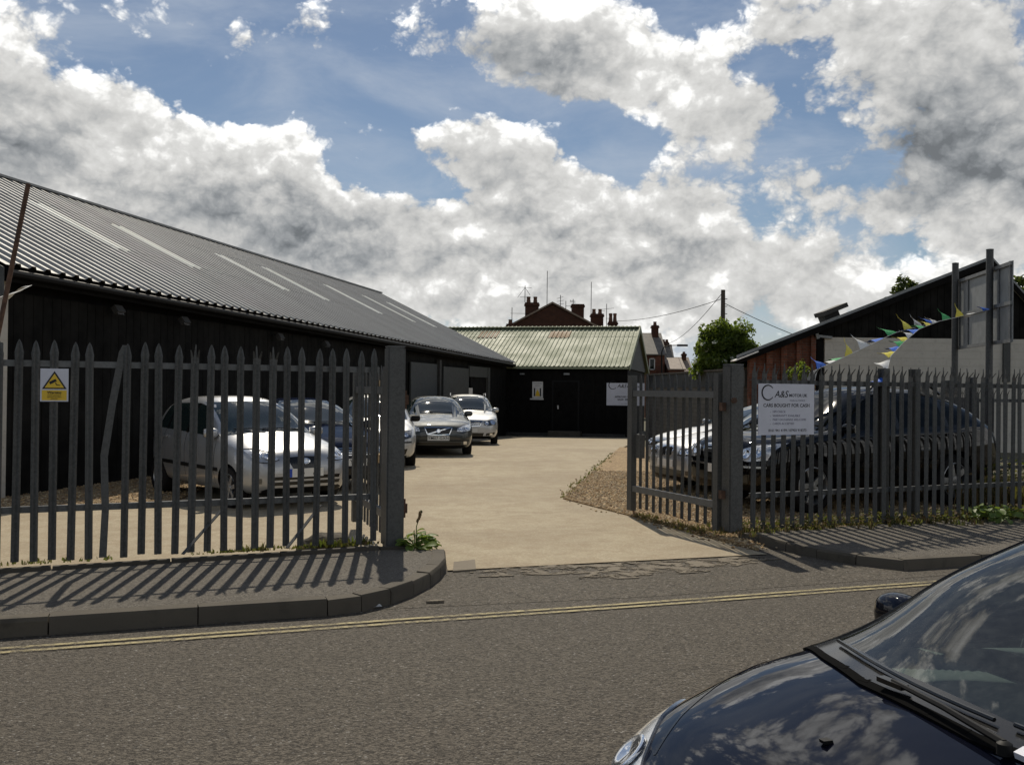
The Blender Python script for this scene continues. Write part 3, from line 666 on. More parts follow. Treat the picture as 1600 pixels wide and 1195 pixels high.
for px0 in (-7.4, -3.9):
    p = MPt(px0-.0, -.22, 2.66)+mp*slope*.70+mn*.024-OO; link('rusted_rooflight', rsm, off, mat4=Matrix.Translation(p) @ Rm2)
mb = MB(OO); mb.extr([MPt(-11, 4.5, 4.55), MPt(.28, 4.5, 4.55), MPt(.28, 9.5, 2.55), MPt(-11, 9.5, 2.55)], (0, 0, -.06)); mb.build('rear_roof_slope', M['roofgreen'], off)
mb = MB(OO); mb.bar(MPt(-11, 4.5, 4.66), MPt(.3, 4.5, 4.66), .4, .04); mb.build('ridge_cap', M['roofgreen'], off)
mb = MB(OO); mb.bar(MPt(.30, -.24, 2.62), MPt(.30, 4.5, 4.60), .05, .26); mb.bar(MPt(.30, 4.5, 4.60), MPt(.30, 9.5, 2.55), .05, .22); mb.build('verge_trim', M['roofgreen'], off)
mb = MB(OO); mb.extr([MPt(.13, 0, 2.6), MPt(.13, 9.2, 2.6), MPt(.13, 4.5, 4.5)], mu*.05); mb.build('gable_cladding', M['darktrim'], off)
mb = MB(OO); mb.bar(MPt(-11, -.2, 2.60), MPt(.25, -.2, 2.60), .1, .09); mb.build('gutter', M['roofgreen'], off)
dr = fr('door', -3.0, -1.95, -.1, 2.0, M['black'], .03, .05); fr('door_frame', -3.08, -1.87, -.1, 2.06, M['plastic'], .026, .02)
fr('handle', -2.82, -2.76, .82, .98, M['handle'], .09, .04, dr)
fr('door_step', -3.15, -1.75, -.42, -.12, M['kerb'], .03, .5); fr('wall_lamp', -2.55, -2.3, 2.3, 2.38, M['sign_grey'], .03, .12); fr('wall_lamp', -4.5, -4.3, 2.3, 2.36, M['sign_grey'], .03, .1)
fr('plinth', -10.8, .12, -.55, -.22, M['darktrim'], .03, .03)
# poster in its frame
t = thing('poster', 'framed white poster with yellow arrow motif on the black office wall', 'poster', MPt(-3.71, -.06, 1.64), math.atan2(ML.y, ML.x))
b = MB(); b.box((0, 0, 0), (.47, .03, .72)); b.build('board', M['white'], t); b = MB(); b.box((-.03, -.01, -.40), (.60, .05, .06)); b.build('shelf', M['white'], t)
b = MB(); b.box((0, -.017, -.10), (.32, .006, .36)); b.build('dark_panel', M['ink'], t); b = MB(); b.box((0, -.0215, -.10), (.20, .006, .36)); b.build('pale_panel', M['white'], t)
b = MB(); b.extr([(-.10, -.026, -.27), (.11, -.026, -.27), (.07, -.026, -.1), (0, -.026, .02), (-.06, -.026, -.1)], (0, -.004, 0)); b.build('yellow_motif', M['yellow'], t)
RX = Matrix.Rotation(R(90), 4, 'X')
text('lettering', 'CUSTOMER', M['ink2'], t, Matrix.Translation((0, -.017, .28)) @ RX, .07); text('lettering', 'PARKING', M['ink2'], t, Matrix.Translation((0, -.017, .18)) @ RX, .06)
def ring(mb, c, r, w, a0, a1, n=40, d=.003, taper=True):
    cx, cz, y = c
    A = [R(a0+(a1-a0)*i/n) for i in range(n+1)]; wd_ = [w*(.45+.55*math.sin(math.pi*i/n)) if taper else w for i in range(n+1)]
    vs = [(cx+(r+wd_[i]/2)*math.cos(a), y, cz+(r+wd_[i]/2)*math.sin(a)) for i, a in enumerate(A)]+[(cx+(r-wd_[i]/2)*math.cos(a), y, cz+(r-wd_[i]/2)*math.sin(a)) for i, a in enumerate(A)]
    vs += [(x, y_-d, z) for x, y_, z in vs]; m = n+1
    mb.add(vs, [(i, i+1, m+i+1, m+i) for i in range(n)]+[(2*m+i, 3*m+i, 3*m+i+1, 2*m+i+1) for i in range(n)]+[(i, 2*m+i, 2*m+i+1, i+1) for i in range(n)]+[(m+i, m+i+1, 3*m+i+1, 3*m+i) for i in range(n)])
def trade_sign(t, w, h, lines):
    b = MB(); b.box((0, 0, 0), (w, .008, h)); bd = b.build('board', M['white_board'], t); s = w; y = -.0045
    T = lambda x, z: Matrix.Translation((x*s, y, z*s)) @ RX
    b = MB(); ring(b, (-.335*s, .24*s, y), .105*s, .022*s, 38, 322); b.build('crescent_logo', M['ink'], bd)
    text('lettering', 'A&S', M['ink'], bd, T(-.10, .215), .135*s, bold=.0012*s, shear=.25, ext=.0006); text('lettering', 'MOTOR UK', M['ink'], bd, T(.205, .20), .062*s, bold=.0012*s, ext=.0006)
    for (x, z, sz, txt, al, bo, mt) in lines: text('lettering', txt, M[mt], bd, T(x, z), sz*s, al, bold=bo*s, ext=.0006)
t = thing('trade_sign', 'white trade sign on the black office wall, partly behind the right gate', 'sign', MPt(.12-.0, -.07, 1.49), math.atan2(ML.y, ML.x))
trade_sign(t, 1.62, .96, [(0, -.07, .062, 'APPROVED VEHICLE', 'CENTER', .002, 'ink'), (0, -.14, .062, 'SALES  SERVICE', 'CENTER', .002, 'ink'), (.05, -.25, .03, 'ALL CARDS ACCEPTED', 'CENTER', 0, 'ink2')])
# hose hanging at the inner corner
t = thing('hose', 'thin black hose hooked on the office wall beside the silver estate', 'hose', MPt(-5.35, -.1, -.3)); o = t.location.copy()
b = MB(o); b.tube([MPt(-4.7, -.12, .85), MPt(-4.85, -.14, .6), MPt(-5.1, -.15, .85), MPt(-5.3, -.15, .95), MPt(-5.3, -.2, .4), MPt(-5.1, -.25, -.05), MPt(-4.8, -.3, -.3), MPt(-4.5, -.3, -.37)], .018, 6); b.build('pipe', M['plastic'], t, 50)

# ------------------------------------------------------------------ brick terrace behind with chimneys and aerials
def chimney_part(par, O, x, y, z0, z1, w, d, pots=2, ph=.5, mat=None):
    mb = MB(O); mb.box((x, y, (z0+z1)/2), (w, d, z1-z0)); mb.box((x, y, z1-.12), (w+.12, d+.12, .12)); mb.box((x, y, z1-.02), (w+.04, d+.04, .1)); c_ = mb.build('chimney', mat or M['brickdark'], par)
    for i in range(pots):
        q = MB(O); xx = x+(i-(pots-1)/2)*w/(pots+.2)*1.1; q.lathe([(.15, 0), (.14, .1), (.115, ph*.7), (.14, ph*.85), (.13, ph), (.09, ph)], 12, Matrix.Translation((xx, y, z1+.03))); q.build('chimney_pot', M['pot'], c_, 40)
    return c_
t = thing('brick_house', 'sooty brick gabled house with two chimneys showing above the green roof', 'house', (2.7, 65, -.39)); O = t.location.copy()
mb = MB(O); mb.extr([(-1.3, 65, -.4), (6.9, 65, -.4), (6.9, 65, 5.3), (4.7, 65, 6.55), (2.68, 65, 7.45), (.9, 65, 6.55), (-1.3, 65, 5.3)], (0, 9, 0)); mb.build('wall', M['brickdark'], t)
mb = MB(O)
for a, b in (((-1.5, 5.23), (2.68, 7.52)), ((2.68, 7.52), (7.1, 5.23))):
    mb.extr([(a[0], 64.85, a[1]), (b[0], 64.85, b[1]), (b[0], 64.85, b[1]+.12), (a[0], 64.85, a[1]+.12)], (0, 9.3, 0))
mb.build('roof', M['slatebrown'], t)
chimney_part(t, O, 1.3, 65.4, 5.8, 7.55, .92, .7, 2, .42); chimney_part(t, O, 4.42, 65.4, 5.8, 7.48, .82, .7, 0)
chimney_part(t, O, -.15, 64.7, 5.0, 6.05, .5, .5, 1, .3)
t = thing('chimney_stack', 'twin-pot brick chimney stack right of the sooty gable, beside the tall mast', 'chimney', (5.97, 68, -.39)); O = t.location.copy()
mb = MB(O); mb.box((5.97, 68, 2.6), (1.6, 3, 6)); mb.build('party_wall', M['brickdark'], t); chimney_part(t, O, 5.97, 68, 5.5, 7.05, .86, .7, 2, .35)
t = thing('chimney_stack', 'narrow chimney stack with two tall pots, rightmost above the green roof', 'chimney', (7.3, 70, -.39)); O = t.location.copy()
mb = MB(O); mb.box((7.3, 70, 2.7), (1.4, 3, 6.1)); mb.build('party_wall', M['brickdark'], t); chimney_part(t, O, 7.3, 70, 5.5, 6.65, .62, .6, 2, .62)
def aerial(name, label, pts, x, y, z0, z1):
    t = thing(name, label, 'aerial', (x, y, z0)); m = MB(); m.tube([(0, 0, 0), (0, 0, z1-z0)], .022, 6); m.build('mast', M['plastic'], t)
    for (x0, h0, x1, h1) in pts: m = MB(); m.bar((x0, 0, h0), (x1, 0.3*(x1-x0), h1), .022, .022); m.build('element', M['plastic'], t)
aerial('television_aerial', 'wide aerial with crossed wires on the left twin-pot chimney', [(-.45, 1.02, .45, 1.02), (-.35, .35, .35, .36), (0, 1.0, -.5, .3), (0, 1.0, .35, .5)], .82, 65.2, 7.6, 8.75)
aerial('radio_mast', 'tall thin mast rising behind the sooty gable', [], 2.35, 66, 6.5, 9.85)
aerial('radio_mast', 'tall thin mast beside the twin-pot chimney stack', [], 5.55, 68, 6.2, 9.35)
aerial('television_aerial', 'fishbone aerial just right of the gable peak', [(-.25, 1.0, .2, 1.15), (-.25, .8, .22, .9), (-.2, .6, .25, .68), (-.2, .42, .2, .45)], 3.25, 65.5, 6.9, 8.15)
aerial('television_aerial', 'short aerial between the gable peak and the square chimney', [(0, .5, .5, .55)], 3.62, 65.5, 6.9, 7.75)
aerial('satellite_dish', 'small dish on the left shoulder of the square chimney', [(-.2, .55, .15, .5), (-.2, .48, .15, .42), (-.2, .6, -.2, .45)], 4.1, 65.2, 7.2, 7.85)
aerial('television_aerial', 'T-shaped aerial between the two right chimney stacks', [(-.35, 1.5, .55, 1.62), (-.4, 1.4, -.1, 1.42), (-.05, .85, .2, .85)], 6.75, 69, 6.0, 7.9)
aerial('television_aerial', 'stub aerial on the low chimney left of the sooty gable', [(-.1, .7, 1.2, .72)], -.05, 64.7, 6.1, 7.2)
# terrace to the right: three gabled slate roofs, a hipped one, a lamp post
def house(label, x0, x1, y, ze, zr, depth, wallm, roofm, win=None, chim=None, ov=.2):
    t = thing('terraced_house', label, 'house', ((x0+x1)/2, y, -.4)); O = t.location.copy()
    mb = MB(O); mb.box(((x0+x1)/2, y+depth/2, (ze-.5)/2), (x1-x0, depth, ze+.5)); mb.build('wall', wallm, t)
    mb = MB(O); mb.extr([(x0, y, ze), (x0, y+depth, ze), (x0, y+depth/2, zr-.05)], (.12, 0, 0)); mb.extr([(x1-.12, y, ze), (x1-.12, y+depth, ze), (x1-.12, y+depth/2, zr-.05)], (.12, 0, 0)); mb.build('gable', wallm, t)
    for y_, s in ((y-ov, 1), (y+depth+ov, -1)):
        mb = MB(O); zz = ze-ov*.6
        mb.extr([(x0-.1, y_, zz), (x1+.1, y_, zz), (x1+.1, y+depth/2, zr), (x0-.1, y+depth/2, zr)], (0, 0, .09)); r_ = mb.build('roof', roofm, t)
    if chim: chimney_part(t, O, *chim)
    for (wx0, wx1, wz0, wz1) in win or []:
        mb = MB(O); w_ = .07
        for (a, b) in (((wx0, wz0), (wx1, wz0+w_)), ((wx0, wz1-w_), (wx1, wz1)), ((wx0, wz0), (wx0+w_, wz1)), ((wx1-w_, wz0), (wx1, wz1))): mb.box(((a[0]+b[0])/2, y-.03, (a[1]+b[1])/2), (b[0]-a[0], .08, b[1]-a[1]))
        f = mb.build('window', M['white'], t); mb = MB(O); mb.box(((wx0+wx1)/2, y-.008, (wz0+wz1)/2), (wx1-wx0, .02, wz1-wz0)); mb.build('pane', M['carglass'], f)
    return t, O
house('brown-tiled house end immediately right of the green office roof', 7.4, 9.55, 70, 3.1, 6.0, 7, M['brick'], M['slatebrown'])
house('red brick house with white window and grey slate roof, tapering chimney on its ridge', 10.3, 11.75, 74, 4.55, 6.22, 5, M['brick'], M['slate'], [(10.55, 11.0, 3.3, 4.2)], (11.3, 76.2, 5.6, 6.85, .5, .6, 1, .3))
house('pale rendered house end with dark chimney beyond the red brick house', 13.3, 14.5, 85, 3.2, 5.9, 6, M['render'], M['slate'], None, (14.0, 88, 5.6, 6.15, .6, .5, 2, .25))
house('low brown-roofed house farthest right of the terrace, slim chimney at its end', 16.2, 17.9, 95, 3.3, 5.1, 6, M['brick'], M['slatebrown'], None, (17.45, 97.6, 4.0, 5.5, .42, .42, 1, .2))
house('low red brick annexe below the pale rendered house', 11.9, 13.1, 73, 3.4, 4.2, 4, M['brick'], M['slatebrown'])
t = thing('street_lamp', 'street lamp with long arm and flat head above the terrace', 'street lamp', (10.9, 70, -.4)); b = MB(); b.tube([(0, 0, 0), (0, 0, 4.9), (.1, 0, 5.25), (.5, 0, 5.4), (1.1, 0, 5.42)], [.07, .05, .04, .035, .03], 8); b.build('column', M['plastic'], t, 50); b = MB(); b.box((1.5, 0, 5.42), (.75, .25, .14)); b.build('lantern', M['plastic'], t)
# telegraph pole and wires
t = thing('telegraph_pole', 'weathered wooden telegraph pole rising behind the flowering bush', 'telegraph pole', (9.86, 45, -.4)); b = MB(); b.tube([(0, 0, 0), (0, 0, 6.82)], [.13, .10], 10); b.build('pole', M['bark'], t)
for i in range(4): b = MB(); b.box((.14, 0, 6.4-.35*i), (.12, .03, .03)); b.build('step_iron', M['plastic'], t)
def wire(label, a, b_, sag):
    t = thing('overhead_wire', label, 'wire', a); a, b_ = Vector(a), Vector(b_); m = MB(a); m.tube([a.lerp(b_, i/12)-Vector((0, 0, sag*4*(i/12)*(1-i/12))) for i in range(13)], .016, 5); m.build('cable', M['plastic'], t)
wire('overhead wire from the telegraph pole to the rightmost chimney stack', (9.8, 45, 6.0), (7.6, 70, 6.75), .25); wire('short overhead wire from the pole top down towards the slate roofs', (9.8, 45, 6.25), (14, 88, 6.0), .5)
wire('overhead wire sloping right from the telegraph pole behind the bush', (9.92, 45, 5.8), (13, 40, 3.6), .1)
# ------------------------------------------------------------------ boundary wall and right-hand warehouse
t = thing('boundary_wall', 'grey block wall with pale coping behind the silver saloons', 'wall', (6.2, 37, -.3)); O = t.location.copy()
wa, wb2 = Vector((5.75, 41.2)), Vector((6.9, 28.6)); dv = (wb2-wa).normalized(); nv = Vector((-dv.y, dv.x))
mb = MB(O); mb.prism([tuple(wa), tuple(wb2), tuple(wb2+nv*.2), tuple(wa+nv*.2)], -.5, 1.75); mb.build('lower_courses', M['blockwall'], t)
mb = MB(O); mb.prism([tuple(wa+nv*.03), tuple(wb2+nv*.03), tuple(wb2+nv*.17), tuple(wa+nv*.17)], 1.75, 2.3); mb.build('upper_panel', M['grey_door'], t)
for z, h in ((1.75, .04), (2.3, .06)):
    mb = MB(O); mb.prism([tuple(wa-nv*.03), tuple(wb2-nv*.03), tuple(wb2+nv*.23), tuple(wa+nv*.23)], z, z+h); mb.build('coping', M['kerb'], t)
wh = thing('warehouse', 'gabled warehouse with black boarded gable, white wall and brick corner', 'warehouse', (12, 28, 0)); O = wh.location.copy(); Y = 28.0
rl = lambda x: 2.74+(x-6.9)*(5.52-2.74)/(13.88-6.9)         # left roof line
rr_ = lambda x: 5.52-(x-13.88)*1.08
mb = MB(O); mb.extr([(9.12, Y, -.1), (19, Y, -.1), (19, Y, 3.25), (9.12, Y, 3.25)], (0, .3, 0)); mb.build('white_wall', M['whitewall'], wh)
nbd = 60
mb = MB(O); mb.extr([(8.75, Y+.08, 3.0), (16.0, Y+.08, 3.2), (13.88, Y+.08, rl(13.88)-.04), (8.75, Y+.08, rl(8.75)-.04)], (0, .2, 0)); mb.build('gable_backing', M['black'], wh)
x = 8.8; i = 0
while x < 15.9:
    w = .20; xa, xb = x, x+w-.012; f = lambda q: (rl(q) if q < 13.88 else rr_(q))-.06
    if min(f(xa), f(xb)) > 3.3: mb = MB(O); mb.extr([(xa, Y, 3.26), (xb, Y, 3.26), (xb, Y, f(xb)), (xa, Y, f(xa))], (0, .06, 0)); mb.build('gable_board', M['blackboard'], wh)
    x += w; i += 1
mb = MB(O); mb.extr([(6.95, Y+.12, -.1), (9.0, Y+.12, -.1), (9.0, Y+.12, rl(9.0)-.1), (6.95, Y+.12, rl(6.95)-.1)], (0, .25, 0)); mb.build('brick_wall', M['brick'], wh)
for (xa, xb) in ((6.93, 7.1), (7.42, 7.6), (7.85, 8.02), (8.3, 8.44), (8.72, 8.86)): mb = MB(O); mb.extr([(xa, Y, -.1), (xb, Y, -.1), (xb, Y, rl(xb)-.12), (xa, Y, rl(xa)-.12)], (0, .115, 0)); mb.build('brick_pier', M['brick'], wh)
mb = MB(O); mb.box((9.0, Y+.16, 1.5), (.2, .2, 3.2)); mb.build('dark_recess', M['black'], wh)
for nm, a, b in (('roof_slope', (6.5, 2.60), (13.88, 5.56)), ('rear_roof_slope', (13.88, 5.56), (17.5, 1.66))):
    mb = MB(O); mb.extr([(a[0], Y-.18, a[1]), (b[0], Y-.18, b[1]), (b[0], Y-.18, b[1]+.09), (a[0], Y-.18, a[1]+.09)], (4.1, 17.5, 0)); mb.build(nm, M['sign_grey'], wh)
for a, b in (((6.5, 2.52), (13.88, 5.48)), ((13.88, 5.48), (16.5, 2.65))):
    mb = MB(O); mb.extr([(a[0], Y-.21, a[1]-.1), (b[0], Y-.21, b[1]-.1), (b[0], Y-.21, b[1]+.08), (a[0], Y-.21, a[1]+.08)], (0, .03, 0)); mb.build('verge_board', M['black'], wh)
mb = MB(O); mb.box((6.75, Y-.1, 2.66), (.75, .5, .03), Matrix.Rotation(R(-22), 3, 'Y')); mb.build('loose_flashing', M['white'], wh)
sk = MB(O); sk.box((9.45, Y+.5, 4.08), (.75, .9, .13), Matrix.Rotation(R(-22), 3, 'Y')); sk.box((9.42, Y+.6, 3.92), (.45, .6, .25), Matrix.Rotation(R(-22), 3, 'Y')); sk.build('roof_vent', M['darktrim'], wh)
mb = MB(O); mb.bar((8.9, Y-.05, 3.28), (9.3, Y-.05, 3.24), .1, .07); mb.bar((8.86, Y-.05, 3.35), (8.9, Y-.05, 3.2), .08, .08); mb.build('bracket', M['sign_grey'], wh)
mb = MB(O); mb.box((14.4, Y-.02, 2.6), (.2, .1, 1.2)); mb.build('drain_pipe', M['grey_door'], wh)
# ------------------------------------------------------------------ palisade fences, gates, posts
def pale_mesh(L, w, kind, seed=0):
    """W-section pale standing on z=0, front towards -y."""
    q = random.Random(seed); c = [-.5, -.28, 0, .28, .5]; dy = [0, -.016, -.004, -.016, 0]; mb = MB(); rows = []
    sh = L-.115
    rows.append([(w*a, d, 0) for a, d in zip(c, dy)]); rows.append([(w*a*1.0, d, sh-.04) for a, d in zip(c, dy)])
    if kind == 'spear':
        rows.append([(w*a*1.12, d, sh+.01) for a, d in zip(c, dy)]); rows.append([(w*a*.62, d*.6, L-.035) for a, d in zip(c, dy)]); rows.append([(w*a*.10, -.002, L) for a in c])
    vs = [p for r in rows for p in r]; n = 5; m = len(rows)
    off = len(vs); vs += [(x, y+.003, z) for x, y, z in vs]
    fs = [(j*n+i, j*n+i+1, (j+1)*n+i+1, (j+1)*n+i) for j in range(m-1) for i in range(n-1)]
    fs += [(off+j*n+i+1, off+j*n+i, off+(j+1)*n+i, off+(j+1)*n+i+1) for j in range(m-1) for i in range(n-1)]
    for e in (0, n-1): fs += [(j*n+e, (j+1)*n+e, off+(j+1)*n+e, off+j*n+e) for j in range(m-1)]
    mb.add(vs, fs)
    if kind != 'spear':      # three splayed tines
        for k, (a0, a1, tx, ty, tz) in enumerate(((-.5, -.2, -.85, -.045, .075), (-.17, .17, 0, .0, .125), (.2, .5, .85, -.045, .075))):
            tx += q.uniform(-.25, .25); ty += q.uniform(-.02, .02)
            b = [(w*a0, -.006, sh-.045), (w*a1, -.006, sh-.045)]; mid = [(w*a0*1.05, -.008, sh+.01), (w*a1*1.05, -.008, sh+.01)]
            tip = [(w*(tx*.55-.07), ty, sh+tz), (w*(tx*.55+.07), ty, sh+tz)]
            P_ = b+mid+tip; P_ += [(x, y+.004, z) for x, y, z in P_]
            mb.add(P_, [(0, 1, 3, 2), (2, 3, 5, 4), (7, 6, 8, 9), (9, 8, 10, 11), (0, 2, 8, 6), (2, 4, 10, 8), (1, 7, 9, 3), (3, 9, 11, 5), (4, 5, 11, 10)])
    return mb.mesh('pale', M['galv'], 20, recalc=False)
spears = [pale_mesh(1.81, .060, 'spear'), pale_mesh(1.81, .062, 'spear', 1)]; tines = [pale_mesh(1.80, .066, 'tines', s_) for s_ in range(5)]; short = [pale_mesh(1.62, .056, 'tines', s_+10) for s_ in range(3)]
def fence(label, a, b, z, pitch, mset, posts, rails=(.42, 1.62), bent=(), skip=(), group=None, mat=None, start=0., odd=()):
    a, b = Vector(a), Vector(b); L = (b-a).length; d = (b-a).normalized(); ang = math.atan2(d.y, d.x); t = thing('palisade_fence', label, 'fence', (a.x, a.y, z), ang, group); q = random.Random(int(L*100))
    i = 0; x = start; jit = lambda: q.uniform(-.03, .03)*pitch
    while x < L:
        if i not in skip:
            me = q.choice(mset) if i not in odd else q.choice(tines)
            Mx = Matrix.Translation((x, -.035, q.uniform(-.012, .012))) @ Matrix.Rotation(q.gauss(0, .006), 4, 'Y') @ Matrix.Rotation(q.gauss(0, .05), 4, 'Z')
            o = link('pale', me, t, mat4=Mx)
        i += 1; x = start+pitch*i+jit()
    for r_ in rails:
        r = MB(); r.box((L/2, 0, r_), (L, .005, .05)); r.box((L/2, .022, r_+.025), (L, .045, .005)); r.build('rail', M['rail'], t)
    for p in posts:
        r = MB(); r.box((p, .085, .86), (.09, .006, 1.86)); r.box((p, .135, .86), (.006, .10, 1.86)); r.box((p, .185, .86), (.09, .006, 1.86)); r.build('post', M['galv'], t)
    return t
LA, LB = Vector((-1.26, 9.12)), Vector((-4.06, 7.83)); ld = (LB-LA).normalized(); far_l = LA+ld*9.2
npl = round((LA-LB).length/.1365)
fl = fence('grey steel palisade fence with pointed pales on the left, yellow warning sign on it', far_l, LA, .16, .1365, spears, [9.2-3.22, 3.2], odd=(55, 59, 60), skip=(50,))
# one pale twisted out of line, and two loose stays wedged against the fence
mb = MB(); w = .03
P_ = [(0, 0), (.015, .4), (.0, .85), (.06, 1.3), (.13, 1.72), (.16, 1.79)]
for (x0, z0), (x1, z1) in zip(P_, P_[1:]): mb.extr([(x0-w, 0, z0), (x0+w, 0, z0), (x1+w*.95, 0, z1), (x1-w*.95, 0, z1)], (0, .006, 0))
mb.build('bent_pale', M['galv'], fl, loc=(6.80, -.03, .0))['label'] = 'pale twisted sideways near the warning sign'
for x0, x1 in ((9.2-1.78, 9.2-1.52), (9.2-.90, 9.2-.64)):
    mb = MB(); mb.bar((x0, -.22, .02), (x1+.1, .03, .36), .035, .008); mb.build('stay', M['galv'], fl)
fr_a, fr_b = Vector((2.62, 10.48)), Vector((9.4, 13.55))
fence('steel palisade fence with splayed tines right of the gates, before the black off-roader', fr_a, fr_b, .12, .135, tines, [2.05, 2.55, 4.9], rails=(.36, 1.60))
bd_a = Vector((7.45, 15.4)); bd_b = Vector((10.8, 27.6))
fence('long palisade fence running back from the sign posts to the warehouse', bd_b, bd_a, .1, .15, short, [3, 6, 9, (bd_b-bd_a).length-.05], rails=(.36, 1.42))
fence('pale palisade fence on the far right beyond the tall sign board', bd_a, bd_a+RD*6.5, .1, .145, short, [0.05, 2.7, 5.4], rails=(.34, 1.42))
def gatepost(label, p, h, w, z, ang):
    t = thing('gatepost', label, 'gatepost', (p[0], p[1], z), ang); m = MB(); m.box((0, 0, h/2), (w, w, h)); me = m.mesh('post', M['galv']); bm = bmesh.new(); bm.from_mesh(me); bmesh.ops.bevel(bm, geom=bm.edges[:], offset=.012, segments=2, affect='EDGES'); bm.to_mesh(me); bm.free(); link('post', me, t)
    m = MB(); m.box((0, 0, h+.006), (w*.94, w*.94, .012)); m.build('cap', M['rail'], t); return t
gang = math.atan2(1.29, 3.53)
g1 = gatepost('tall square steel gatepost left of the drive with weeds at its foot', (-1.12, 9.18), 1.92, .17, .08, gang)
for z in (.38, 1.42):
    m = MB(); m.box((.11, .02, z), (.05, .06, .09)); m.bar((.11, .02, z-.09), (.11, .02, z+.09), .022, .022); m.build('hinge', M['rust'], g1)
g2 = gatepost('square steel gatepost right of the drive, beside the white trade sign', (2.40, 10.42), 1.80, .17, .10, gang)
for z in (.4, 1.35): m = MB(); m.box((-.11, .03, z), (.05, .06, .09)); m.build('hinge', M['rust'], g2)
m = MB(); m.lathe([(.03, 0), (.03, .03), (.001, .03)], 12, Matrix.Translation((-.05, -.085, 1.42)) @ Matrix.Rotation(R(90), 4, 'X')); m.build('bolt', M['rust'], g2)
def gate(label, hinge, end, z, n, lock=True, hs=1.72, extra=None):
    a, b = Vector(hinge), Vector(end); d = (b-a).normalized(); L = (b-a).length; t = thing('palisade_gate', label, 'gate', (a.x, a.y, z), math.atan2(d.y, d.x))
    for x, w in ((.05, .09), (L-.06, .11)):
        m = MB(); m.box((x, 0, hs/2), (w, .075, hs)); m.build('stile', M['galv'], t)
    for r_ in (.28, hs-.23):
        m = MB(); m.box((L/2, 0, r_), (L-.1, .05, .075)); m.build('rail', M['rail'], t)
    gm_ = [pale_mesh(hs-.01, .056, 'spear', 30)]; q = random.Random(n)
    for i in range(n):
        x = .19+(L-.40)*i/(n-1); link('pale', q.choice(gm_), t, mat4=Matrix.Translation((x, -.04, .03+q.uniform(-.008, .008))) @ Matrix.Rotation(q.gauss(0, .008), 4, 'Y'))
    if lock:
        m = MB(); m.box((L-.17, -.05, .82), (.14, .07, .30)); m.build('lock_box', M['galv'], t); m = MB(); m.tube([(L-.02, -.055, .33), (L-.02, -.06, .02), (L-.02, -.06, -.06)], .011, 6); m.tube([(L-.02, -.055, .33), (L-.06, -.055, .33)], .011, 6); m.build('drop_bolt', M['rust'], t)
        m = MB(); m.lathe([(.001, -.02), (.035, -.02), (.035, .02), (.001, .02)], 12, Matrix.Translation((L+.0, -.03, .72)) @ Matrix.Rotation(R(90), 4, 'X')); m.build('padlock', M['rust'], t)
    return t
gate('right palisade gate leaf swung open towards the yard, hinged on the right gatepost', (2.29, 10.50), (1.52, 12.35), .09, 11)
gl = gate('left palisade gate leaf folded back behind the left fence, seen almost edge-on', (-1.20, 9.32), (-1.78, 10.95), .10, 9)
for z in (.78, 1.55):
    m = MB(); m.box((.72, -.075, z), (.30, .06, .085)); m.build('timber_block', M['timber'], gl)
# ------------------------------------------------------------------ signs on the fence
fd = (fr_b-fr_a).normalized(); sp0 = Vector((2.99, 10.65))-Vector((-fd.y, fd.x))*.085
t = thing('trade_sign', 'white CARS BOUGHT FOR CASH sign fixed to the right fence beside the gatepost', 'sign', (sp0.x, sp0.y, 1.425), math.atan2(fd.y, fd.x)-.02)
trade_sign(t, .76, .56, [(.19, .128, .034, 'YOUR 1st CHOICE', 'CENTER', 0, 'ink2'), (.0, .055, .070, 'CARS BOUGHT FOR CASH', 'CENTER', .0012, 'ink'),
    (-.25, -.035, .046, 'HPI CHECK', 'LEFT', 0, 'ink2'), (-.25, -.093, .046, 'WARRANTY AVAILABLE', 'LEFT', 0, 'ink2'), (-.25, -.150, .046, 'PART EXCHANGE WELCOME', 'LEFT', 0, 'ink2'), (-.25, -.207, .046, 'CARDS ACCEPTED', 'LEFT', 0, 'ink2'),
    (-.29, -.037, .05, '-', 'CENTER', 0, 'ink'), (-.29, -.095, .05, '-', 'CENTER', 0, 'ink'), (-.29, -.152, .05, '-', 'CENTER', 0, 'ink'), (-.29, -.209, .05, '-', 'CENTER', 0, 'ink'),
    (.02, -.305, .054, '0161 941 4199 / 07903 918373', 'CENTER', .0006, 'ink')])
for x in (-.3, 0, .3): m = MB(); m.box((x, .02, .2), (.02, .04, .02)); m.build('fixing', M['rail'], t)
lfd = -ld; wp = Vector((-3.79, 7.955))-Vector((-lfd.y, lfd.x))*.075
t = thing('warning_sign', 'white and yellow camera warning sign on the left fence', 'sign', (wp.x, wp.y, 1.605), math.atan2(lfd.y, lfd.x)); b = MB(); b.box((0, 0, 0), (.21, .006, .27)); bd = b.build('board', M['white_board'], t)
y = -.0042
def tri(s, z, d): return [(-s, d, z), (s, d, z), (0, d, z+s*1.6)]
b = MB(); b.extr(tri(.092, -.032, y), (0, -.002, 0)); b.build('triangle_border', M['ink'], bd); b = MB(); b.extr(tri(.072, -.022, y-.003), (0, -.002, 0)); b.build('triangle', M['yellow'], bd)
b = MB(); b.box((-.012, y-.006, .028), (.055, .002, .022), Matrix.Rotation(R(-28), 3, 'Y')); b.box((.028, y-.006, .0), (.030, .002, .006), Matrix.Rotation(R(12), 3, 'Y')); b.box((.012, y-.006, .010), (.006, .002, .022), Matrix.Rotation(R(-28), 3, 'Y')); b.build('camera_symbol', M['ink'], bd)
b = MB(); b.box((0, y, -.084), (.185, .002, .082)); b.build('text_panel', M['yellow'], bd)
text('lettering', 'Warning', M['ink'], bd, Matrix.Translation((0, y-.003, -.062)) @ RX, .030, bold=.0006)
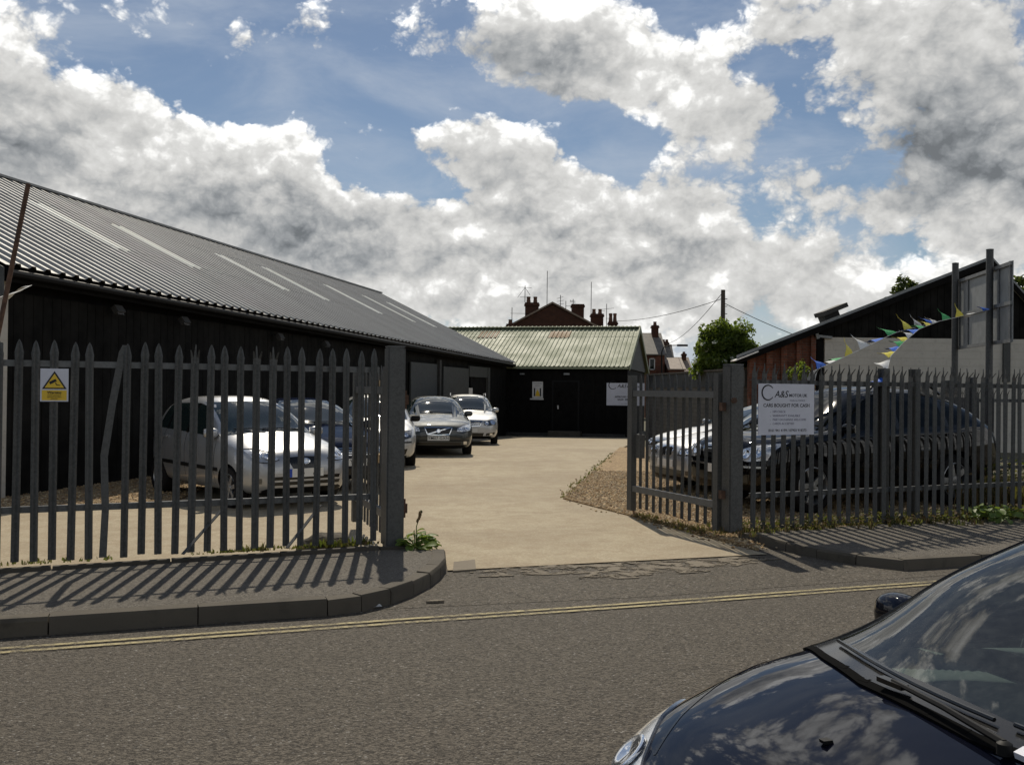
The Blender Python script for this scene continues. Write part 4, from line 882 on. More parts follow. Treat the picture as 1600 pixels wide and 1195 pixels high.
for i, s_ in enumerate(('CCTV cameras in', 'operation on these', 'premises')): text('lettering', s_, M['ink'], bd, Matrix.Translation((0, y-.003, -.084-.014*i)) @ RX, .014)
# leaning rusty pole by the shed gable
t = thing('leaning_pole', 'thin rusty pole leaning in front of the shed gable', 'pole', (-5.1, 8.8, 0)); b = MB(Vector((-5.1, 8.8, 0))); b.tube([(-5.1, 8.8, 0), (-4.46, 8.8, 3.45)], .022, 8); b.build('shaft', M['rust'], t)
# ------------------------------------------------------------------ sign board seen from behind on two posts
t = thing('sign_hoarding', 'back of a tall grey sign board on two round steel posts', 'sign board', (8.05, 16.2, 0)); O = t.location.copy()
pA, pB = Vector((8.05, 16.2)), Vector((8.30, 18.0)); pd = (pB-pA).normalized(); pn = Vector((pd.y, -pd.x))
for p, h in ((pA, 4.05), (pB, 4.06)): m = MB(O); m.tube([(*p, 0), (*p, h)], .058, 14); m.lathe([(.06, 0), (.06, .02), (.001, .03)], 14, Matrix.Translation((*p, h))); m.build('post', M['galv'], t, 40)
e0_, e1_ = pA-pd*.75+pn*.10, pB+pd*.10+pn*.10; EZ = lambda p, z: Vector((p.x, p.y, z))
m = MB(O); m.extr([EZ(e0_, 2.47), EZ(e1_, 2.47), EZ(e1_, 3.78), EZ(e0_, 3.78)], Vector((pn.x, pn.y, 0))*.012); m.build('panel', M['sign_grey'], t)
for z in (2.49, 3.1, 3.74): m = MB(O); m.bar(EZ(e0_-pn*.02, z), EZ(e1_-pn*.02, z), .035, .06); m.build('channel', M['galvlit'], t)
for f_ in (.03, .22, .80, .985): p = e0_.lerp(e1_, f_)-pn*.012; m = MB(O); m.bar(EZ(p, 2.47), EZ(p, 3.78), .05, .022, (1, 0, 0)); m.build('stiffener', M['galvlit'], t)
# ------------------------------------------------------------------ bunting
BC = {'b': plain('blue_flag', (.03, .14, .62), .6), 'y': plain('yellow_flag', (.72, .62, .06), .6), 'g': plain('green_flag', (.04, .36, .10), .6), 'w': plain('white_flag', (.66, .66, .64), .6)}
BN = {'b': 'blue', 'y': 'yellow', 'g': 'green', 'w': 'white'}
cordm = plain('white_tape', (.6, .6, .58), .7)
def bunting(label, pts, flags, seed, sc=1.):
    t = thing('bunting', label, 'bunting', pts[0], 0, 'bunting strings'); O = Vector(pts[0]); P_ = [Vector(p) for p in pts]; L = [0]
    for a, b in zip(P_, P_[1:]): L.append(L[-1]+(b-a).length)
    def at_(s_):
        i = max(0, min(len(P_)-2, sum(1 for l in L if l <= s_)-1)); f = (s_-L[i])/(L[i+1]-L[i]); return P_[i].lerp(P_[i+1], f)
    m = MB(O); N = 24; m.tube([at_(L[-1]*i/N) for i in range(N+1)], .004, 5); m.build('cord', cordm, t)
    q = random.Random(seed)
    for f, col, dx, dy, dz in flags:       # flags fly on the wind: tip offset
        c_ = at_(L[-1]*f); d = (at_(min(L[-1], L[-1]*f+.05))-at_(max(0, L[-1]*f-.05))).normalized(); w = .17*sc
        a, b = c_-d*w, c_+d*w; tip = c_+Vector((dx, dy, dz))*1.25; nx = (b-a).cross(tip-a).normalized(); rows = 6; V = []
        for r_ in range(rows):
            v = r_/(rows-1)
            for k in range(4):
                u = k/3; base = a.lerp(b, u); p = base.lerp(tip, v)+nx*(.035*math.sin(v*3.4+u*2+q.random()*.3)*(v*(1-v)*3))
                V.append(p)
        n_ = len(V); V += [p+nx*.002 for p in V]; F = [(r_*4+k, r_*4+k+1, r_*4+k+5, r_*4+k+4) for r_ in range(rows-1) for k in range(3)]
        F += [tuple(n_+i for i in reversed(f_)) for f_ in F]; m = MB(O); m.add(V, F); o = m.build('flag', BC[col], t, 60, False); o['label'] = BN[col]+' flag'
# ------------------------------------------------------------------ cars
def pchip(pts):
    x = np.array([p[0] for p in pts], float); y = np.array([p[1] for p in pts], float); h = np.diff(x); d = np.diff(y)/h
    m = np.zeros(len(x)); m[0] = d[0]; m[-1] = d[-1]
    for i in range(1, len(x)-1):
        if d[i-1]*d[i] > 0:
            w1, w2 = 2*h[i]+h[i-1], h[i]+2*h[i-1]; m[i] = (w1+w2)/(w1/d[i-1]+w2/d[i])
    def f(q):
        q = min(max(q, x[0]), x[-1]); i = min(int(np.searchsorted(x, q, 'right'))-1, len(x)-2); i = max(i, 0)
        t = (q-x[i])/h[i]; t2, t3 = t*t, t*t*t
        return float(y[i]*(2*t3-3*t2+1)+h[i]*m[i]*(t3-2*t2+t)+y[i+1]*(-2*t3+3*t2)+h[i]*m[i+1]*(t3-t2))
    return f
def sstep(a, b, x): t = min(max((x-a)/(b-a), 0), 1); return t*t*(3-2*t)
class Car:
    """spec s = distance behind the nose; local frame x forward (nose at x0), y left, z up."""
    def __init__(s, root, sp):
        s.root, s.sp = root, sp; s.x0 = sp['x0']; s.L = sp['top'][-1][0]
        s.top, s.belt, s.bot, s.hw = (pchip(sp[k]) for k in ('top', 'belt', 'bot', 'hw')); s.rw = pchip(sp['rw'])
        s.make_body()
    def section(s, q):
        t, b, zb, w = s.top(q), s.belt(q), s.bot(q), s.hw(q); b = min(b, t-.012); gh = sstep(.10, .26, t-b); rw = min(s.rw(q), .93*w); dz = b-zb; dt = t-b
        P = [(0, zb), (.5*w, zb), (.86*w, zb+.005), (.965*w, zb+.16*dz), (w, zb+.48*dz), (.992*w, zb+.76*dz), (.965*w, zb+.93*dz)]
        hood = [(.915*w, b+.06*dt), (.78*w, b+.50*dt), (.5*w, b+.84*dt), (.25*w, b+.96*dt), (0, t)]
        cab = [(.93*w, b+.01), (.93*w+(rw-.93*w)*.5, b+.5*(dt-.05)), (rw, t-.085*min(1, dt/.4)), (.62*rw, t-.012), (0, t)]
        return P+[(h[0]+(c[0]-h[0])*gh, h[1]+(c[1]-h[1])*gh) for h, c in zip(hood, cab)]
    def make_body(s):
        sp = s.sp; L = s.L
        st = sorted(set([0, .03, .08, .16, .27, .40]+list(np.linspace(.55, L-.5, sp.get('ns', 20)))+[L-.34, L-.2, L-.1, L-.04, L]+sp.get('st', [])))
        V = []; F = []; n = None
        for q in st:
            h = s.section(q); ring = h+[(-y, z) for y, z in h[-2:0:-1]]; n = len(ring)
            V += [(s.x0-q, y, z) for y, z in ring]
        for i in range(len(st)-1):
            F += [(i*n+k, i*n+(k+1) % n, (i+1)*n+(k+1) % n, (i+1)*n+k) for k in range(n)]
        m = n//2
        for base, rev in ((0, True), ((len(st)-1)*n, False)):
            for k in range(m):
                a, b2, c, d = base+k, base+k+1, base+(n-k-1) % n, base+(n-k) % n
                f = [a, b2, c, d]; f = [v for i, v in enumerate(f) if v not in f[:i]]
                F.append(tuple(f[::-1] if rev else f))
        me = bpy.data.meshes.new('body'); me.from_pydata(V, [], F)
        bm = bmesh.new(); bm.from_mesh(me); bmesh.ops.recalc_face_normals(bm, faces=bm.faces[:]); bm.to_mesh(me); bm.free()
        for k in (sp['paint'], M['plastic']): me.materials.append(k)
        tmp = bpy.data.objects.new('tmp', me); COL.objects.link(tmp)
        ss = tmp.modifiers.new('s', 'SUBSURF'); ss.levels = ss.render_levels = sp.get('sub', 2)
        dg = bpy.context.evaluated_depsgraph_get(); dg.update()
        full = bpy.data.meshes.new_from_object(tmp.evaluated_get(dg))
        vs = np.empty(len(full.vertices)*3); full.vertices.foreach_get('co', vs); vs = vs.reshape(-1, 3)
        s.bvh = BVHTree.FromPolygons([tuple(v) for v in vs], [tuple(p.vertices) for p in full.polygons]); s.full = full
        # wheel arches
        r = sp['wr']; cut = MB()
        for q in sp['axles']:
            for sd in (-1, 1):
                Mx = Matrix.Translation((s.x0-q, sd*(s.hw(q)+.1), r+sp.get('zoff', 0))) @ Matrix.Rotation(R(90)*sd, 4, 'X')
                cut.lathe([(0.001, -.02), (r*1.16, -.02), (r*1.16, .36), (.001, .36)], 40, Mx)
        cme = cut.mesh('cut', [sp['paint'], M['plastic']])
        for p in cme.polygons: p.material_index = 1
        co = bpy.data.objects.new('cut', cme); COL.objects.link(co)
        bo = tmp.modifiers.new('b', 'BOOLEAN'); bo.operation = 'DIFFERENCE'; bo.object = co; bo.solver = 'EXACT'
        dg = bpy.context.evaluated_depsgraph_get(); dg.update()
        body = bpy.data.meshes.new_from_object(tmp.evaluated_get(dg)); body.name = 'body'
        for o in (tmp, co): bpy.data.objects.remove(o)
        if sp.get('open'):
            bm = bmesh.new(); bm.from_mesh(body); kill = [f for f in bm.faces if f.material_index == 0 and sp['open'](s, f.calc_center_median(), f.normal)]
            bmesh.ops.delete(bm, geom=kill, context='FACES'); bm.to_mesh(body); bm.free()
        for p in body.polygons:
            c = p.center
            if p.material_index == 0 and c.z < s.bot(s.x0-c.x)+.04 and abs(p.normal.z) > .5: p.material_index = 1
        smooth(body, 50); s.body = link('body', body, s.root)
    AX = {'front': (Vector((5, 0, 0)), Vector((-1, 0, 0)), lambda a, b: Vector((0, a, b))), 'rear': (Vector((-8, 0, 0)), Vector((1, 0, 0)), lambda a, b: Vector((0, a, b))),
          'left': (Vector((0, 3, 0)), Vector((0, -1, 0)), lambda a, b: Vector((a, 0, b))), 'right': (Vector((0, -3, 0)), Vector((0, 1, 0)), lambda a, b: Vector((a, 0, b))),
          'top': (Vector((0, 0, 4)), Vector((0, 0, -1)), lambda a, b: Vector((a, b, 0)))}
    def hit(s, axis, a, b):
        o, d, f = s.AX[axis]
        if axis in ('front', 'rear', 'top'): pass
        p = o+f(a, b); h = s.bvh.ray_cast(p, d)
        if h[0] is None:
            h = s.bvh.find_nearest(p+d*(3 if axis in ('left', 'right') else 3.2))
        return h[0], h[1]
    def patch(s, name, mat, axis, lower, upper, nu=12, nv=6, off=.004, parent=None, sink=.012, label=None, crown=0.):
        def rs(pl, n):
            pl = [Vector(p) for p in pl]; x0, x1 = 0, 1; seg = [0]
            for i in range(len(pl)-1): seg.append(seg[-1]+(pl[i+1]-pl[i]).length)
            if seg[-1] == 0: return [pl[0]]*n
            out = []
            for k in range(n):
                t = seg[-1]*k/(n-1); i = 0
                while i < len(seg)-2 and seg[i+1] < t: i += 1
                out.append(pl[i].lerp(pl[i+1], (t-seg[i])/max(1e-9, seg[i+1]-seg[i])))
            return out
        lo, up = rs(lower, nu), rs(upper, nu); V = []; NN = []
        for j in range(nv):
            for i in range(nu):
                q = lo[i].lerp(up[i], j/(nv-1)).copy()
                if axis in ('left', 'right'): q.y = min(q.y, s.top(s.x0-q.x)-.115)
                h, nn = s.hit(axis, q.x, q.y)
                cr = crown*math.sin(math.pi*j/(nv-1))*math.sin(math.pi*i/(nu-1))
                V.append(h+nn*(off+cr)); NN.append(nn)
        F = [(j*nu+i, j*nu+i+1, (j+1)*nu+i+1, (j+1)*nu+i) for j in range(nv-1) for i in range(nu-1)]
        ed = [i for i in range(nu)]+[j*nu+nu-1 for j in range(1, nv)]+[(nv-1)*nu+i for i in range(nu-2, -1, -1)]+[j*nu for j in range(nv-2, 0, -1)]
        b = len(V); V += [V[e]-NN[e]*sink for e in ed]; m = len(ed)
        F += [(ed[k], b+k, b+(k+1) % m, ed[(k+1) % m]) for k in range(m)]
        mb = MB(); mb.v = [tuple(v) for v in V]; mb.f = F; mb.m = [0]*len(F)
        me = mb.mesh(name, mat, recalc=True)
        # face the patch outward
        acc = sum((me.polygons[k].normal.dot(NN[0]) for k in range(min(8, len(F)))))
        mid = me.polygons[(nv//2)*(nu-1)+nu//2 if nv > 2 else 0].normal.dot(NN[len(NN)//2])
        if mid < 0: me.flip_normals()
        smooth(me, 40); o = link(name, me, parent or s.root)
        if label: o['label'] = label
        return o
    def strip(s, axis, pts, w, mat, name='trim_strip', off=.003, parent=None, nu=10):
        a, b = Vector(pts[0]), Vector(pts[-1]); d = (b-a).normalized(); nrm = Vector((-d.y, d.x))*w/2
        return s.patch(name, mat, axis, [Vector(p)-nrm for p in pts], [Vector(p)+nrm for p in pts], nu, 2, off, parent)
    def wheels(s, spokes=5, cap=None):
        sp = s.sp; r = sp['wr']; w = sp.get('ww', .2); rr = sp.get('rr', .66)*r
        ty = MB(); ty.lathe([(rr, -w/2), (r*.93, -w/2), (r*.985, -w/2+.025), (r, -w/4), (r, w/4), (r*.985, w/2-.025), (r*.93, w/2), (rr*1.04, w/2+.004), (rr, w/2-.02), (rr, -w/2)], 36)
        tme = ty.mesh('tyre', M['rubber'], 40)
        rm = MB(); rm.lathe([(rr*1.02, w/2-.012), (rr*.95, w/2-.004), (rr*.90, w/2-.03), (rr*.88, 0)], 36)
        rm.lathe([(.001, w/2-.01), (rr*.22, w/2-.012), (rr*.24, w/2-.03), (rr*.2, .0)], 24)
        for k in range(spokes):
            Mz = Matrix.Rotation(2*math.pi*k/spokes, 4, 'Z'); a0, a1 = rr*.2, rr*.92; w0, w1 = rr*.13, rr*(.17 if spokes < 8 else .08)
            pts = [(a0, -w0, w/2-.018), (a1, -w1, w/2-.012), (a1, w1, w/2-.012), (a0, w0, w/2-.018)]
            rm.extr([Mz @ Vector(p) for p in pts], (0, 0, -.03))
        rme = rm.mesh('rim', sp.get('rim', M['alloy']), 40)
        bk = MB(); bk.lathe([(.001, .0), (rr*.9, .0)], 24); bme = bk.mesh('brake', M['plastic'])
        for q in sp['axles']:
            for sd in (-1, 1):
                e = pempty('wheel', s.root, (s.x0-q, sd*(s.hw(q)-w/2-.02), r+sp.get('zoff', 0))); e.rotation_euler = (R(-90)*sd, sp.get('steer', 0) if q == sp['axles'][0] else 0, 0)
                link('tyre', tme, e); link('rim', rme, e); link('brake_disc', bme, e)
    def plate(s, body, pos, rear=False, band=False, w=.52, tilt=0, blank=False):
        z, yc = pos; h, nn = s.hit('rear' if rear else 'front', yc, z); sg = -1 if rear else 1
        mb = MB(); mb.box((0, 0, 0), (w, .112, .012)); me = mb.mesh('number_plate', M['platey'] if rear else M['plate'])
        Mx = Matrix.Translation((h.x+sg*.016, yc, z)) @ Matrix.Rotation(R(90)*sg, 4, 'Z') @ Matrix.Rotation(R(90), 4, 'X')
        o = link('number_plate', me, s.root, mat4=Mx)
        if body: text('lettering', body, M['ink'], o, Matrix.Translation((.02 if band else 0, 0, .0065)), .098, bold=.0008, spacing=1.06)
        if band:
            b = MB(); b.box((-w/2+.027, 0, .0068), (.05, .108, .002)); b.build('country_band', M['blue_band'], o)
        return o
    def mirror(s, q, z, out=.11, mat=None, size=(.11, .21, .14)):
        for sd in (-1, 1):
            h, nn = s.hit('left' if sd > 0 else 'right', s.x0-q, z)
            bm = bmesh.new(); bmesh.ops.create_icosphere(bm, subdivisions=3, radius=.5)
            for v in bm.verts:
                x, y, zz = v.co; k = 1 if x > 0 else .35
                f = lambda a: math.copysign(abs(2*a)**.75, a)/2
                v.co = (f(x)*size[0]*k*1.2, f(y)*size[1], f(zz)*size[2])
            me = bpy.data.meshes.new('mirror'); bm.to_mesh(me); bm.free(); me.materials.append(mat or s.sp['paint']); smooth(me, 60)
            o = link('mirror', me, s.root, (h.x, h.y+sd*out, z+.03))
            g = MB(); g.box((-.035, 0, 0), (.012, size[1]*.8, size[2]*.75)); g.build('mirror_glass', M['bulb'], o)
            st = MB(); st.bar((0, -sd*out*1.1, -.035), (0, -sd*.02, -.03), .05, .035); st.build('mirror_arm', M['plastic'], o)
    def glazing(s, dlo, ws, rear, mat=None):
        """dlo: lower, upper polylines in (s, z); ws / rear: (y_bottom, z_bottom corner, z_bottom centre, y_top, z_top)."""
        m = mat or M['carglass']; X = lambda pl: [(s.x0-a, b) for a, b in pl]
        yb, zc, zm, yt, zt = ws
        bow = lambda a, b2, c: [(-a, b2), (-a*.6, b2+(c-b2)*.65), (0, c), (a*.6, b2+(c-b2)*.65), (a, b2)]
        o = s.patch('windscreen', m, 'front', bow(yb, zc, zm), bow(yt, zt, zt+.02), 18, 10)
        s.ws = o
        dl = [(dlo[0][0][0]+.14, dlo[0][0][1])]+list(dlo[0][1:]); du = [(dlo[1][0][0]+.15, dlo[1][0][1]), (dlo[1][1][0]+.11, dlo[1][1][1]-.02), (dlo[1][2][0]+.06, dlo[1][2][1])]+list(dlo[1][3:]); dlo = (dl, du)
        for sd in ('left', 'right'):
            g = s.patch('side_window', m, sd, X(dlo[0]), X(dlo[1]), 26, 7)
            for q0, q1, ww in s.sp.get('pillars', []):
                s.strip(sd, [(s.x0-q0, s.belt(q0)+.02), (s.x0-q1, s.top(q1)-.10)], ww, M['gloss'], 'door_pillar', .007, g, 6)
        yb, zc, zm, yt, zt = rear
        s.patch('rear_window', m, 'rear', bow(yb, zc, zm), bow(yt, zt, zt+.02), 14, 8)
    def seams(s, qs, handle=True):
        for sd in ('left', 'right'):
            for q0, q1, hz in qs:
                d = s.strip(sd, [(s.x0-q0, s.bot(q0)+.12), (s.x0-q0, .5*(s.bot(q0)+s.belt(q0))), (s.x0-q1, s.belt(q1)+.01)], .008, M['gloss'], 'door_seam', .0015)
                if hz: s.patch('door_handle', s.sp['paint'], sd, [(s.x0-q0+.06, hz), (s.x0-q0+.22, hz)], [(s.x0-q0+.06, hz+.035), (s.x0-q0+.22, hz+.035)], 6, 3, .022)
    def lights(s, lo, up, name='headlight', mat=None, axis='front', inner=None, **k):
        for sd in (1, -1):
            o = s.patch(name, mat or M['lamp'], axis, [(a*sd, b) for a, b in lo], [(a*sd, b) for a, b in up], 12, 8, .006, **k)
            if name == 'headlight':
                for pl in (lo, up): s.strip(axis, [(a*sd, b) for a, b in pl], .009, M['gloss'], 'lamp_surround', .008, o, 12)
            for (y, z, rad) in inner or []:
                h, nn = s.hit(axis, y*sd, z)
                c = MB(); q = nn.to_track_quat('Z', 'Y').to_matrix().to_4x4(); c.lathe([(rad, .0), (rad*1.02, .006), (rad*.86, .009), (rad*.7, .004), (.001, .001)], 20, Matrix.Translation(h+nn*.007) @ q)
                c.build('reflector', M['bulb'], o, 50)
    def grille(s, lo, up, slats=5, mat=None, name='grille', axis='front', surround=None, vertical=False):
        g = s.patch(name, M['gloss'], axis, lo, up, 14, 6, .004)
        for k in range(slats):
            t = (k+.5)/slats
            if vertical:
                a = Vector(lo[0]).lerp(Vector(lo[-1]), t); b = Vector(up[0]).lerp(Vector(up[-1]), t); pts = [a, b]
            else:
                pts = [Vector(p).lerp(Vector(q), t) for p, q in zip(lo, up)]
                pts = [pts[0].lerp(pts[1], .08)]+pts[1:-1]+[pts[-1].lerp(pts[-2], .08)]
            s.strip(axis, pts, .012, mat or M['plastic'], 'grille_bar', .012, g, 8)
        if surround:
            for a, b in ((lo, None), (up, None)): s.strip(axis, a, .018, surround, 'grille_surround', .014, g, 10)
            s.strip(axis, [lo[0], up[0]], .018, surround, 'grille_surround', .014, g, 4); s.strip(axis, [lo[-1], up[-1]], .018, surround, 'grille_surround', .014, g, 4)
        return g
    def wiper(s, y0, y1, zb):
        for a, b in ((y0, y1), (y0-.55, y1-.38)):
            h0, n0 = s.hit('front', a, zb); h1, n1 = s.hit('front', b, zb+.03)
            w = MB(); w.tube([h0+n0*.02, h0.lerp(h1, .5)+n0*.04, h1+n1*.02], .008, 6); w.build('wiper', M['plastic'], s.root)

def wheel_spec(kind):
    hatch = dict(x0=0, top=[(0,.50),(.04,.68),(.12,.77),(.35,.86),(.65,.94),(.82,.985),(.98,1.05),(1.35,1.28),(1.65,1.42),(2.05,1.485),(2.75,1.475),(3.15,1.40),(3.36,1.15),(3.47,.9),(3.52,.5)],
        belt=[(0,.48),(.06,.63),(.2,.71),(.6,.83),(1.0,.90),(2.5,.95),(3.2,.99),(3.4,.9),(3.52,.48)], bot=[(0,.30),(.15,.2),(.7,.19),(3.2,.22),(3.52,.36)],
        hw=[(0,.50),(.06,.63),(.2,.73),(.5,.785),(1.2,.80),(2.6,.80),(3.2,.765),(3.52,.62)], rw=[(0,.6),(1,.62),(1.7,.585),(3.2,.56),(3.52,.55)], axles=(.66,3.02), wr=.275, ww=.17, st=[.82,.9,1.65], pillars=[(2.02,1.98,.07),(2.72,2.68,.06)])
    golf = dict(x0=0, top=[(0,.50),(.04,.66),(.14,.75),(.5,.87),(.95,.96),(1.12,1.0),(1.3,1.08),(1.75,1.32),(2.1,1.44),(2.5,1.485),(3.2,1.47),(3.75,1.38),(4.05,1.1),(4.17,.85),(4.22,.5)],
        belt=[(0,.48),(.06,.62),(.25,.71),(.7,.83),(1.2,.91),(3,.96),(3.9,1.0),(4.1,.86),(4.22,.48)], bot=[(0,.27),(.15,.19),(.8,.18),(3.9,.2),(4.22,.34)],
        hw=[(0,.56),(.07,.69),(.22,.80),(.55,.86),(1.3,.88),(3.2,.88),(3.9,.83),(4.22,.68)], rw=[(0,.62),(1.2,.66),(2,.62),(3.8,.58),(4.22,.56)], axles=(.85,3.43), wr=.31, ww=.2, st=[1.12,1.2,2.1], pillars=[(2.35,2.32,.07),(3.2,3.18,.06)])
    saloon = dict(x0=0, top=[(0,.52),(.04,.70),(.14,.77),(.6,.88),(1.1,.96),(1.28,1.0),(1.45,1.07),(1.9,1.29),(2.25,1.40),(2.6,1.44),(3.2,1.415),(3.65,1.28),(4.0,1.08),(4.12,1.045),(4.4,1.02),(4.52,.9),(4.57,.55)],
        belt=[(0,.50),(.07,.64),(.25,.73),(.8,.85),(1.3,.92),(3,.97),(4.0,1.0),(4.4,.96),(4.57,.52)], bot=[(0,.27),(.15,.19),(.8,.18),(4.1,.2),(4.57,.36)],
        hw=[(0,.58),(.07,.70),(.22,.80),(.55,.86),(1.3,.88),(3.2,.88),(4.0,.84),(4.57,.68)], rw=[(0,.62),(1.2,.66),(2,.61),(3.8,.58),(4.57,.6)], axles=(.85,3.50), wr=.315, ww=.2, st=[1.28,1.36,2.25], pillars=[(2.45,2.42,.06),(3.25,3.2,.05)])
    estate = dict(saloon, top=[(0,.54),(.04,.72),(.14,.79),(.6,.89),(1.2,.97),(1.4,1.01),(1.58,1.08),(2.05,1.33),(2.4,1.45),(2.8,1.50),(3.8,1.49),(4.35,1.44),(4.6,1.2),(4.78,.95),(4.82,.55)],
        belt=[(0,.52),(.07,.66),(.25,.74),(.8,.87),(1.4,.94),(3,.98),(4.4,1.0),(4.7,.9),(4.82,.52)], bot=[(0,.27),(.15,.19),(.8,.18),(4.4,.2),(4.82,.36)],
        hw=[(0,.60),(.07,.72),(.22,.83),(.55,.89),(1.3,.91),(3.4,.91),(4.3,.87),(4.82,.72)], rw=[(0,.64),(1.2,.68),(2,.64),(4.4,.62),(4.82,.6)], axles=(.87,3.72), wr=.32, st=[1.4,1.48,2.4], pillars=[(2.65,2.62,.06),(3.5,3.48,.06)])
    suv = dict(x0=0, top=[(0,.62),(.04,.85),(.13,.95),(.5,1.03),(1.0,1.10),(1.15,1.13),(1.3,1.2),(1.7,1.46),(2.0,1.62),(2.4,1.69),(3.0,1.68),(3.6,1.59),(4.1,1.41),(4.42,1.16),(4.56,.98),(4.62,.62)],
        belt=[(0,.60),(.07,.78),(.25,.87),(.7,.98),(1.2,1.04),(3,1.08),(4.2,1.14),(4.5,1.0),(4.62,.6)], bot=[(0,.38),(.15,.27),(.8,.26),(4.1,.28),(4.62,.44)],
        hw=[(0,.60),(.07,.74),(.22,.84),(.55,.90),(1.3,.92),(3.2,.92),(4.1,.88),(4.62,.72)], rw=[(0,.64),(1.2,.70),(2,.66),(4.1,.62),(4.62,.6)], axles=(.86,3.48), wr=.365, ww=.235, st=[1.15,1.22,2.0], pillars=[(2.4,2.38,.08),(3.35,3.33,.08)])
    return dict(hatch=hatch, golf=golf, saloon=saloon, estate=estate, suv=suv)[kind]
def place(name, label, front, heading, z=0., group=None, cat='car'):
    h = Vector((heading[0], heading[1], 0)).normalized()
    return thing(name, label, cat, (front[0], front[1], z), math.atan2(h.y, h.x), group)
def rear_bits(c, z=.8, y=(.5,.68), rw=None):
    c.lights([(y[0], z-.1), (y[1], z-.08)], [(y[0], z+.12), (y[1], z+.14)], 'tail_light', M['redlens'], 'rear')

GCAR = 'cars parked for sale in the yard'
# silver hatchback behind the left railings
k = Car(place('hatchback_car', 'small silver hatchback with oval grille badge, nearest car behind the left railings', (-2.72, 12.72), (.67, -.74), 0, GCAR), dict(wheel_spec('hatch'), paint=M['p_silver'], steer=R(-12), rim=M['alloy']))
k.glazing(([(1.03,.925),(2.0,.965),(3.08,1.0)], [(1.06,.95),(1.42,1.24),(1.75,1.375),(2.7,1.39),(2.98,1.32)]), (.66,.95,1.0,.53,1.385), (.56,.98,.98,.5,1.3))
k.lights([(.36,.665),(.50,.625),(.66,.64)], [(.44,.755),(.58,.80),(.70,.79)], inner=[(.50,.705,.055),(.60,.715,.05)])
g = k.patch('grille', M['gloss'], 'front', [(-.17,.535),(0,.52),(.17,.535)], [(-.25,.69),(0,.70),(.25,.69)], 14, 6, .004)
b = MB(); h, nn = k.hit('front', 0, .635); b.lathe([(.062, 0), (.062, .012), (.046, .014), (.046, .006), (.001, .006)], 24, Matrix.Translation(h+nn*.006) @ nn.to_track_quat('Z', 'Y').to_matrix().to_4x4() @ Matrix.Diagonal((1.25, .72, 1, 1))); bo = b.build('badge', M['chrome'], g)
text('lettering', 'KIA', M['chrome'], g, Matrix.Translation(h+nn*.012) @ Matrix.Rotation(R(90), 4, 'Z') @ Matrix.Rotation(R(78), 4, 'X'), .055, ext=.003)
for z in (.355, .425): k.patch('lower_intake', M['gloss'], 'front', [(-.52,z-.022),(.52,z-.022)], [(-.54,z+.022),(.54,z+.022)], 14, 3, .004)
k.plate('56    A', (.49, 0), band=True); k.wheels(6); k.mirror(1.12, .95, .10); k.seams([(1.06,1.04,0),(2.0,2.02,.83),(2.85,2.75,.86)]); rear_bits(k, .85); k.wiper(.5, -.15, .99); k.plate('', (.7, 0), True)
for sd in ('left', 'right'): k.strip(sd, [(-.95,.50),(-2.9,.52)], .05, M['plastic'], 'rubbing_strip', .010, nu=16)
for sd in (-1, 1): k.patch('fog_lamp', M['lampdark'], 'front', [(sd*.60,.36),(sd*.68,.37)], [(sd*.60,.43),(sd*.68,.43)], 5, 4, .005)
a = MB(); a.tube([(-1.75, .28, 1.43), (-1.95, .31, 1.66)], .004, 5); a.build('aerial', M['plastic'], k.root)
# dark saloon behind it
k = Car(place('saloon_car', 'dark blue saloon half hidden behind the left gate, beside the small silver hatchback', (-2.46, 14.8), (.5, -.866), 0, GCAR), dict(wheel_spec('saloon'), paint=M['p_navy']))
k.glazing(([(1.35,.95),(2.5,.985),(3.75,1.01)], [(1.4,.97),(1.85,1.24),(2.25,1.35),(3.1,1.34),(3.65,1.1)]), (.70,.96,1.01,.56,1.37), (.58,1.06,1.06,.52,1.3))
k.lights([(.40,.60),(.70,.62)], [(.42,.70),(.74,.74)], inner=[(.50,.655,.05),(.62,.665,.045)])
k.grille([(-.34,.57),(0,.56),(.34,.57)], [(-.37,.69),(0,.70),(.37,.69)], 4, M['chrome']); k.patch('lower_intake', M['gloss'], 'front', [(-.5,.28),(.5,.28)], [(-.5,.37),(.5,.37)], 10, 3)
k.plate('Y', (.47, -.0)); k.wheels(5); k.mirror(1.42, .97); k.seams([(1.4,1.38,0),(2.44,2.46,.86),(3.35,3.2,.88)]); rear_bits(k, .88); k.wiper(.55, -.15, 1.0)
k.patch('bumper_strip', M['plastic'], 'front', [(-.66,.405),(.66,.405)], [(-.66,.43),(.66,.43)], 14, 2, .008)
# white hatchback, only its front corner clear of the post
k = Car(place('hatchback_car', 'pearl white hatchback peeping out right of the tall left gatepost', (-2.74, 19.25), (.15, -.99), 0, GCAR), dict(wheel_spec('golf'), paint=M['p_white']))
k.glazing(([(1.2,.94),(2.4,.975),(3.7,1.01)], [(1.25,.96),(1.7,1.26),(2.1,1.385),(3.2,1.385),(3.6,1.25)]), (.70,.95,1.0,.57,1.40), (.58,1.02,1.02,.52,1.33))
k.lights([(.36,.60),(.55,.585),(.73,.625)], [(.40,.70),(.60,.745),(.77,.76)], mat=M['lampdark'], inner=[(.48,.655,.062),(.62,.67,.055)])
k.grille([(-.33,.60),(0,.59),(.33,.60)], [(-.36,.68),(0,.685),(.36,.68)], 2, M['plastic'])
k.patch('bumper_strip', M['gloss'], 'front', [(-.74,.515),(0,.50),(.74,.515)], [(-.74,.55),(0,.535),(.74,.55)], 18, 2, .012)
for sd in (1, -1): k.patch('lower_intake', M['gloss'], 'front', [(sd*.38,.28),(sd*.62,.29)], [(sd*.36,.39),(sd*.66,.40)], 6, 4)
